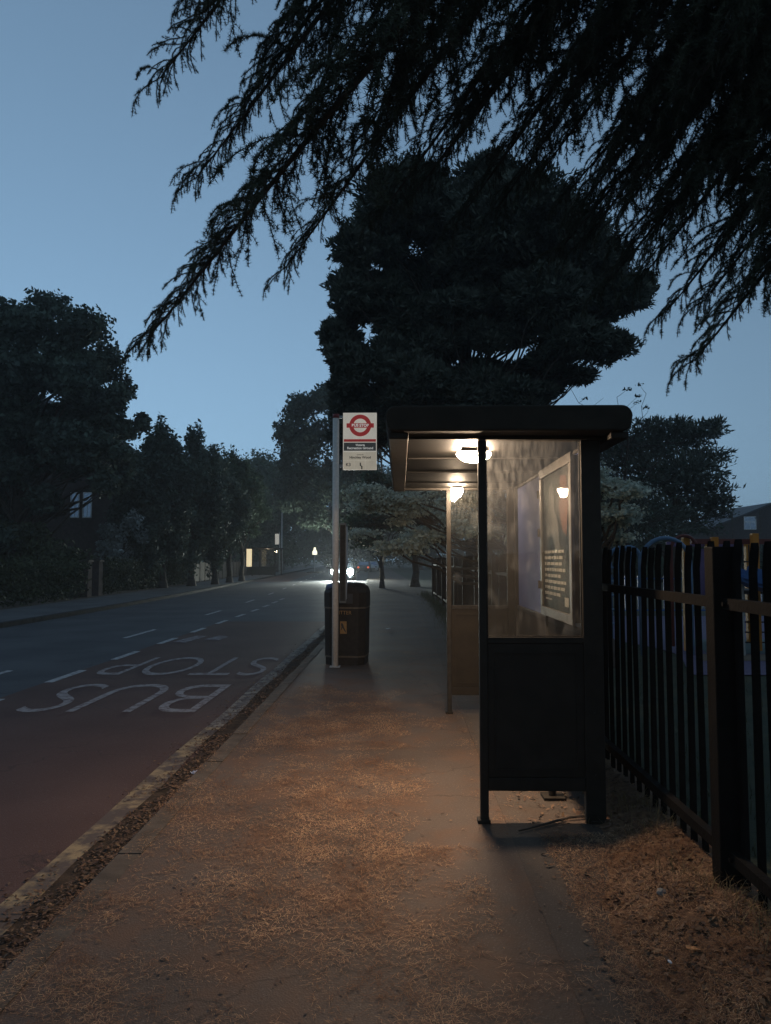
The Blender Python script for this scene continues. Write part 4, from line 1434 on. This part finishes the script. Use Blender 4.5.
cxx = at(342.5, 569, 61).x
car('oncoming_car', 'dark oncoming car with both headlights blazing behind the bus stop post', cxx, 62.8, 0, M['car_paint'], 'head')
for s in (-.62, .62):
    l = bpy.data.lights.new('headlight_beam', 'SPOT'); l.energy = 2200; l.spot_size = R(70); l.spot_blend = .7; l.color = (.95, 1, .90); l.shadow_soft_size = .08
    o = bpy.data.objects.new('headlight_beam', l); o.location = (cxx + s, 60.58, .60)
    o.rotation_euler = (R(90 - 8), 0, R(180)); C.objects.link(o)
car('parked_car', 'distant silver car parked at the kerb beyond the slim street tree', at(372, 565, 105).x, 105, 0, M['car_silver'], 'off', 'cars parked at the far kerb')
car('parked_car', 'distant dark car with glowing red lamps beside the silver parked one', at(364, 565, 98).x, 98, 0, M['car_paint'], 'tail', 'cars parked at the far kerb')

# ------------------------------------------------------------------ playground behind the fence
o = strip('play_surface', lambda y: 4.2 + .3 * math.sin(y * 1.1), lambda y: 11.5, 10.3, 21, .016, M['rubber_purple'], step=.6); struct(o)
o = strip('teal_play_surface', lambda y: 5.0 + .25 * math.sin(y), lambda y: 11, 12.6, 14.8, .022, M['rubber_teal'], step=.5); struct(o)
o = strip('ochre_play_surface', lambda y: 4.6 + .2 * math.sin(y * 1.6), lambda y: 11, 11.7, 12.5, .022, M['rubber_ochre'], step=.3); struct(o)
fd = 13.0
CF = thing('playground_climber', 'playground climbing frame with orange posts, red beam and net behind the fence', 'climbing frame', (at(715, 560, fd).x, fd, 0))
ox = CF.location.x
ztop = at(715, 537, fd).z
us = (686, 716, 736, 755, 775)
for k, u in enumerate(us):
    x = at(u, 560, fd).x - ox
    dy = (0, .05, 1.2, 0, 1.2)[k]
    s = (fd + dy) / fd
    MB().box(x * s - .055, x * s + .055, dy - .055, dy + .055, 0, ztop + (.06 if k == 3 else 0)).build('post', M['orange'], CF, bevel=.008)
xa, xb = at(693, 540, fd).x - ox, at(790, 540, fd).x - ox
MB().box(xa, xb, .07, .13, ztop - .12, ztop - .03).build('beam', M['play_red'], CF, bevel=.006)
MB().box(xa, xb, 1.27, 1.33, ztop - .14, ztop - .05).build('beam', M['play_purple'], CF, bevel=.006)
pnl = MB().box(at(698, 560, fd).x - ox, at(712, 560, fd).x - ox, .02, .06, .8, ztop - .2)
pnl.build('side_panel', M['play_purple'], CF)
MB().box(xa + .2, xb, .25, 1.15, .95, 1.02).build('deck', M['timber'], CF)
nt_ = MB()
for k in range(9):
    x = .5 + k * .12
    nt_.tube([(x, .1, .1), (x, .1, ztop - .13)], .012, 5)
for k in range(9):
    z = .15 + k * .17
    nt_.tube([(.5, .085, z), (1.46, .085, z)], .012, 5)
nt_.build('rope_net', M['ink'], CF)
hp = MB(); pts = []
c0 = at(682, 545, fd)
for k in range(13):
    a = math.pi * k / 12
    pts.append((c0.x - ox + .22 * math.cos(a), -.1, ztop - .22 + .24 * math.sin(a)))
hp.tube([(pts[0][0], -.1, .1)] + pts + [(pts[-1][0], -.1, .1)], .028, 8)
hp.build('hoop', M['play_red'], CF, smooth=True)
slx = at(764, 585, 12).x
SL = thing('playground_slide', 'bright blue playground slide beside the climbing frame', 'slide', (slx, 12.0, 0))
MB().prism([(-.3, 1.25), (-.22, 1.45), (1.4, .95), (2.6, .35), (2.6, .12), (1.3, .7)], 'y', 0, .05).build('side_wall', M['play_blue'], SL, bevel=.01)
MB().prism([(-.3, 1.25), (-.22, 1.45), (1.4, .95), (2.6, .35), (2.6, .12), (1.3, .7)], 'y', .65, .70).build('side_wall', M['play_blue'], SL, bevel=.01)
MB().prism([(-.3, 1.2), (-.3, 1.27), (1.3, .74), (2.6, .2), (2.6, .14), (1.3, .68)], 'y', .0505, .6495).build('chute', M['play_blue'], SL)
for x in (-.2, 1.9):
    MB().tube([(x, .35, 0), (x, .35, 1.15 if x < 0 else .42)], .04, 8).build('leg', M['steel'], SL)
for k, (u0, u1, vt, yy, l) in enumerate([(641, 690, 538, 12.5, 'pale blue arched climbing tube rising over the fence'), (618, 640, 547, 13.5, 'pale blue hoop beside the shelter post, smaller of two playground arches')]):
    a0, a1 = at(u0, 560, yy), at(u1, 560, yy)
    zt_ = at(u0, vt, yy).z
    A = thing('climbing_arch', l, 'climbing arch', ((a0.x + a1.x) / 2, yy, 0), 0, 'arched tubes in the playground')
    rad = (a1.x - a0.x) / 2
    hz_ = min(rad, .5)
    for dy in ((0,) if k == 0 else (0, .5)):
        pts = [(-rad, dy, 0)] + [(-rad * math.cos(math.pi * j / 16), dy, zt_ - hz_ + hz_ * math.sin(math.pi * j / 16)) for j in range(17)] + [(rad, dy, 0)]
        MB().tube(pts, .034, 10).build('tube', M['play_tube'], A, smooth=True)
    if k == 1:
        rg = MB()
        for j in range(5):
            rg.tube([(-rad, 0, .4 + j * .25), (-rad, .5, .4 + j * .25)], .02, 6)
        each(rg, 'rung', M['play_tube'], A)
pf = thing('playground_railing', 'low bow topped railing on the far side of the playground', 'fence', (8, 21.5, 0))
rl = MB(); br = MB()
rl.box(-3.5, 14, -.02, .02, 1.0, 1.04).box(-3.5, 14, -.02, .02, .12, .16)
for k in range(97):
    br.box(-3.5 + k * .18 - .009, -3.5 + k * .18 + .009, -.018, .018, .165, 1.1)
each(rl, 'rail', M['play_blue'], pf); each(br, 'bar', M['play_blue'], pf)
for k, (u, l) in enumerate([(733, 'thin wooden wire pole beside the conifer across the park'), (761, 'thin wire pole in front of the house across the park')]):
    p = at(u, 545, 70)
    wp = MB().tube([(0, 0, 0), (0, 0, at(u, 512 - 2 * k, 70).z)], [.10, .07], 8).box(-.5, .5, -.04, .04, at(u, 513, 70).z - .5, at(u, 513, 70).z - .4).build('wire_pole', M['bark'])
    wp.location = (p.x, 70, 0)
    tag(wp, l, 'pole', 'wire poles across the park')

# ------------------------------------------------------------------ verge, litter, needles
# bank of leaf litter along the fence foot
mb = MB()
nx, ny = 26, 130
for j in range(ny + 1):
    yy = -1.5 + 8.2 * j / ny
    for i in range(nx + 1):
        xx = .70 + 1.02 * i / nx
        e = max(0, min(1, (xx - .80 - .14 * mnoise.noise((yy * 1.3, 0, 0)) - max(0, yy - 3.2) * .20) / .42))
        hgt = .115 * e * e * (3 - 2 * e) + .028 * e * mnoise.noise((xx * 7, yy * 7, 3)) + .014 * e * mnoise.noise((xx * 23, yy * 23, 1))
        if xx > 1.5: hgt -= (xx - 1.5) * .35
        mb.v.append((xx, yy, -.012 + hgt))
for j in range(ny):
    for i in range(nx):
        a = j * (nx + 1) + i
        mb.f.append((a, a + 1, a + nx + 2, a + nx + 1))
vo = mb.build('litter_bank', M['duff'], None, smooth=True)
tag(vo, kind='stuff')


def bank_h(x, y):
    e = max(0, min(1, (x - .80 - .14 * mnoise.noise((y * 1.3, 0, 0)) - max(0, y - 3.2) * .20) / .42))
    hh = .115 * e * e * (3 - 2 * e) - .012 + .028 * e * mnoise.noise((x * 7, y * 7, 3))
    if x > 1.5: hh -= (x - 1.5) * .35
    return max(0.004, hh)


def dens(x, y):
    """needle cover 0..1 at a spot of the pavement"""
    n = mnoise.noise((x * 1.5, y * .9, 2.0)) * .42 + mnoise.noise((x * 4.2, y * 3.0, 7.0)) * .42 + mnoise.noise((x * 11, y * 9, 1.0)) * .22
    base = .46
    if x > .42: base = .18 if y > 1.9 else .36      # swept part by the shelter
    if -1.25 < x < .1 and 4.0 < y < 9.2 + .8 * mnoise.noise((x * 1.5, 3, 0)): base = .60
    if x + .35 * mnoise.noise((x * .8, y * .9, 5)) + .12 * mnoise.noise((x * 4, y * 4, 9)) > .05 and y > 4.2: base = .14
    if x > .78 - max(0, 1.6 - y) * .2 and y < 4.4: base = .85
    if y > 9.3 + .9 * mnoise.noise((x * 1.5, 3, 0)): base = .06
    if y > 12: base = .02
    if x < KX + .14 and y < 13: base = .34
    return max(0, min(1, (base + n - .22) * 1.5))


nd = []
lf = []
cnt_try = 0
NT = 700000
ux = rng.random(NT); uy = rng.random(NT); ur = rng.random((NT, 6))
for i in range(NT):
    y = 1.6 + 11.5 * uy[i] ** 1.9
    x = -1.5 + 3.1 * ux[i]
    dd = dens(x, y)
    if ur[i, 0] > dd * .62: continue
    if .5 < x < 1.2 and 4.4 < y < 4.6: continue
    z = bank_h(x, y) if (x > .72 and y < 6.6) else .005
    if x < KX + .14: z = .007
    z += .012 * ur[i, 1] * (1 if dd > .6 else .3)
    a = ur[i, 2] * 2 * math.pi
    l_ = .012 + .036 * ur[i, 3] ** 1.6
    w = (.0006 + .0006 * ur[i, 4]) * (.72 if y < 3.2 else 1)
    c_, s_ = math.cos(a), math.sin(a)
    bnd = (ur[i, 5] - .5) * .9
    c2, s2 = math.cos(a + bnd), math.sin(a + bnd)
    tilt = (ur[i, 1] - .35) * .35 * l_ if dd > .5 else 0.0
    p0 = (x, y, z); p1 = (x + c_ * l_ * .5, y + s_ * l_ * .5, z + max(0, tilt) + .002); p2 = (p1[0] + c2 * l_ * .5, p1[1] + s2 * l_ * .5, z + max(0, tilt) * .6)
    nd.append(((p0[0] - s_ * w, p0[1] + c_ * w, p0[2]), (p0[0] + s_ * w, p0[1] - c_ * w, p0[2]), (p1[0] + s_ * w, p1[1] - c_ * w, p1[2]), (p1[0] - s_ * w, p1[1] + c_ * w, p1[2])))
    nd.append(((p1[0] - s_ * w, p1[1] + c_ * w, p1[2]), (p1[0] + s_ * w, p1[1] - c_ * w, p1[2]), (p2[0] + s2 * w * .4, p2[1] - c2 * w * .4, p2[2]), (p2[0] - s2 * w * .4, p2[1] + c2 * w * .4, p2[2])))
no_ = np_mesh('fallen_needles', np.array(nd), 4, M['needle'])
tag(no_, kind='stuff')
# gutter debris + fallen leaves
lv = []


def leaf_quad(x, y, z, s, tl):
    a = random.uniform(0, 6.28)
    ax = Vector((math.cos(a), math.sin(a), random.uniform(-tl, tl))).normalized()
    up = Vector((random.uniform(-tl, tl), random.uniform(-tl, tl), 1)).normalized()
    b = up.cross(ax).normalized()
    p = Vector((x, y, z))
    lv.append((p - ax * s, p - b * s * .45 + up * s * .12, p + ax * s, p + b * s * .45 + up * s * .12))


for i in range(13000):
    y = 1.4 + 17 * random.random() ** 1.6
    x = KX - abs(random.gauss(0, .20)) - .005
    if x < KX - .55: continue
    if mnoise.noise((x * 4, y * 1.6, 0)) < -.25: continue
    leaf_quad(x, y, RZ + .012 + .03 * random.random() * max(0, 1 - (KX - x) / .3), random.uniform(.006, .020), .5)
for i in range(5200):
    y = 1.5 + 5.0 * random.random() ** 1.4; x = random.uniform(.74, 1.55)
    hh = bank_h(x, y)
    if hh < .012 and random.random() < .75: continue
    leaf_quad(x, y, hh + .008, random.uniform(.008, .024), .6)
for i in range(1400):
    y = 1.6 + 9 * random.random() ** 1.5; x = random.uniform(-1.3, 1.2)
    leaf_quad(x, y, .009, random.uniform(.006, .016), .3)
tag(np_mesh('fallen_leaves', np.array([[tuple(p) for p in q] for q in lv]), 4, M['dryleaf']), kind='stuff')
# dry grass along the fence foot and weeds further on
gr = []


def blade(x, y, z, h, w, lean):
    a = random.uniform(0, 6.28)
    d = Vector((math.cos(a), math.sin(a), 0)); s = Vector((-math.sin(a), math.cos(a), 0)) * w
    p = Vector((x, y, z)); q = p + Vector((0, 0, h * .6)) + d * lean * h * .4; t = p + Vector((0, 0, h * .85)) + d * lean * h
    gr.append((p - s, p + s, q + s * .7, q - s * .7)); gr.append((q - s * .7, q + s * .7, t + s * .1, t - s * .1))


for i in range(2600):
    y = random.uniform(1.6, 6.4); x = random.gauss(1.40, .13)
    if x < .95 or x > 1.62: continue
    if mnoise.noise((x * 3, y * 2.2, 4)) < -.05: continue
    blade(x, y, bank_h(x, y) - .005, random.uniform(.03, .13), .0016, random.uniform(.3, 1.8))
tag(np_mesh('dry_grass', np.array([[tuple(p) for p in q] for q in gr]), 4, M['drygrass']), kind='stuff')
gr = []
for i in range(3600):
    y = 8 + 26 * random.random() ** 1.3; x = random.gauss(1.28, .16) + fence_x(y)
    if x - fence_x(y) > 1.42: continue
    blade(x, y, 0, random.uniform(.05, .34), .004, random.uniform(.2, 1.0))
tag(np_mesh('weeds', np.array([[tuple(p) for p in q] for q in gr]), 4, M['weed']), kind='stuff')
gr = []
for i in range(12000):
    y = 2 + 18 * random.random() ** 1.3; x = 1.66 + 6 * random.random() ** 1.6
    if x > 4 and y > 9.8: continue
    blade(x, y, 0, random.uniform(.03, .10), .003, random.uniform(.2, .9))
tag(np_mesh('park_grass', np.array([[tuple(p) for p in q] for q in gr]), 4, M['weed']), kind='stuff')


# small things lying about
def blob(name, label, cat, loc, s, m, seed, rough=.25, sub=2):
    b = bmesh.new(); bmesh.ops.create_icosphere(b, subdivisions=sub, radius=1)
    for v_ in b.verts:
        v_.co *= 1 + rough * mnoise.noise(v_.co * 1.7 + Vector((seed, 0, 0)))
        v_.co = Vector((v_.co.x * s[0], v_.co.y * s[1], v_.co.z * s[2]))
    me = bpy.data.meshes.new(name); b.to_mesh(me); b.free()
    o = link(name, me, m, None, sub > 2)
    o.location = loc
    o.rotation_euler = (0, 0, seed)
    return tag(o, label, cat)


p = gnd(662, 909, .03); blob('stone', 'grey stone lying in the leaf litter near the fence', 'stone', (p.x, p.y, bank_h(p.x, p.y) + .012), (.024, .020, .016), M['stone'], 1.0)
p = gnd(670, 966, .03); blob('cigarette_end', 'small white cigarette end in the litter below the grey stone', 'cigarette end', (p.x, p.y, bank_h(p.x, p.y) + .012), (.005, .013, .005), M['paper'], .3, .1)


def paper_scrap(name, label, cat, loc, w, h, m, seed):
    r_ = random.Random(seed)
    n = 5
    mb = MB()
    for j in range(n):
        for i in range(n):
            mb.v.append(((i / (n - 1) - .5) * w + r_.uniform(-.1, .1) * w / n, (j / (n - 1) - .5) * h, r_.uniform(0, .35) * min(w, h)))
    for j in range(n - 1):
        for i in range(n - 1):
            a = j * n + i
            mb.f.append((a, a + 1, a + n + 1, a + n))
    o = mb.build(name, m, None)
    sd = o.modifiers.new('thickness', 'SOLIDIFY'); sd.thickness = .0012
    o.location = loc; o.rotation_euler = (0, 0, r_.uniform(0, 3))
    return tag(o, label, cat)


p = gnd(199, 769, -.06); paper_scrap('wrapper', 'pale blue wrapper dropped in the gutter by the kerb', 'wrapper', (KX - .05, p.y, RZ + .02), .07, .11, M['blue_wrap'], 1)
p = gnd(66, 917, -.08); paper_scrap('paper_scrap', 'white paper scrap lying in the gutter leaves', 'paper', (p.x, p.y, RZ + .03), .05, .05, M['paper'], 2)
p = gnd(62, 920, -.08); paper_scrap('paper_scrap', 'tiny blue and white scrap next to the white paper', 'paper', (p.x + .04, p.y - .12, RZ + .035), .03, .04, M['blue_wrap'], 3)
p = gnd(388, 629); paper_scrap('paper_scrap', 'white scrap on the pavement beside the litter bin', 'paper', (p.x, p.y, .004), .12, .05, M['paper'], 4)
p = gnd(694, 961, .04)
lm_ = paper_scrap('dead_leaf', 'curled orange brown dead leaf on the litter near the fence', 'leaf', (p.x, p.y, bank_h(p.x, p.y) + .012), .055, .022, M['dryleaf'], 6)
lm_.data.materials[0] = mat('orange_leaf', (.42, .19, .07), (.5, .25, .1), 20, .7)
lm_.rotation_euler = (.1, 0, -.2)
# fallen stick under the shelter's end
a, b = gnd(519, 833), gnd(603, 818)
pts = [a, a.lerp(b, .35) + Vector((0, .03, 0)), a.lerp(b, .6) + Vector((0, .05, 0)), b]
tw_ = MB().tube([(q.x, q.y, .012 + .004 * i) for i, q in enumerate(pts)], [.004, .007, .008, .009], 6)
q = pts[1]; tw_.tube([(q.x, q.y, .015), (q.x + .08, q.y + .06, .02)], [.005, .002], 5)
tag(tw_.build('fallen_stick', M['bark']), 'thin bent stick lying in front of the shelter end panel', 'stick')

# ------------------------------------------------------------------ light
w = bpy.data.worlds.new('World')
sc.world = w
w.use_nodes = True
nt = w.node_tree
bg_ = nt.nodes['Background']
sky = nt.nodes.new('ShaderNodeTexSky')
sky.sky_type = 'NISHITA'; sky.sun_disc = False
sky.sun_elevation = R(-3.0); sky.sun_rotation = R(330)
sky.air_density = 1; sky.dust_density = 1; sky.ozone_density = 1.0
tcn = nt.nodes.new('ShaderNodeTexCoord')
va = nt.nodes.new('ShaderNodeVectorMath'); va.operation = 'ADD'; va.inputs[1].default_value = (0, 0, .40)
vn = nt.nodes.new('ShaderNodeVectorMath'); vn.operation = 'NORMALIZE'
nt.links.new(tcn.outputs['Generated'], va.inputs[0]); nt.links.new(va.outputs[0], vn.inputs[0]); nt.links.new(vn.outputs[0], sky.inputs['Vector'])
tn = nt.nodes.new('ShaderNodeVectorMath'); tn.operation = 'MULTIPLY'; tn.inputs[1].default_value = (3.25, 4.58, 4.75)
nt.links.new(sky.outputs[0], tn.inputs[0]); nt.links.new(tn.outputs[0], bg_.inputs['Color'])
bg_.inputs['Strength'].default_value = 1.19
sun = bpy.data.lights.new('sun', 'SUN'); sun.energy = .02; sun.angle = R(12); sun.color = (1, .85, .75)
so = bpy.data.objects.new('sun', sun)
so.rotation_euler = Vector((-.5, .86, .10)).to_track_quat('Z', 'Y').to_euler()
C.objects.link(so)

hz = MB().box(-715, 715, -715, 915, -1.3, 30)
hzo = hz.build('haze', None or bpy.data.materials.new('haze_air'))
hm = hzo.data.materials[0]
hm.use_nodes = True
hn = hm.node_tree
hn.nodes.remove(hn.nodes['Principled BSDF'])
pv = hn.nodes.new('ShaderNodeVolumePrincipled')
pv.inputs['Color'].default_value = (.88, .90, .92, 1)
pv.inputs['Density'].default_value = .00125
pv.inputs['Anisotropy'].default_value = .1
hn.links.new(pv.outputs[0], hn.nodes['Material Output'].inputs['Volume'])
tag(hzo, kind='stuff')

sc.view_settings.view_transform = 'Standard'
sc.view_settings.look = 'None'
sc.view_settings.exposure = 0
sc.view_settings.gamma = 1
sc.render.engine = 'CYCLES'
sc.cycles.use_denoising = True
sc.cycles.max_bounces = 8
sc.cycles.transparent_max_bounces = 16
sc.cycles.sample_clamp_indirect = 3.0
sc.cycles.caustics_reflective = False
sc.cycles.caustics_refractive = False
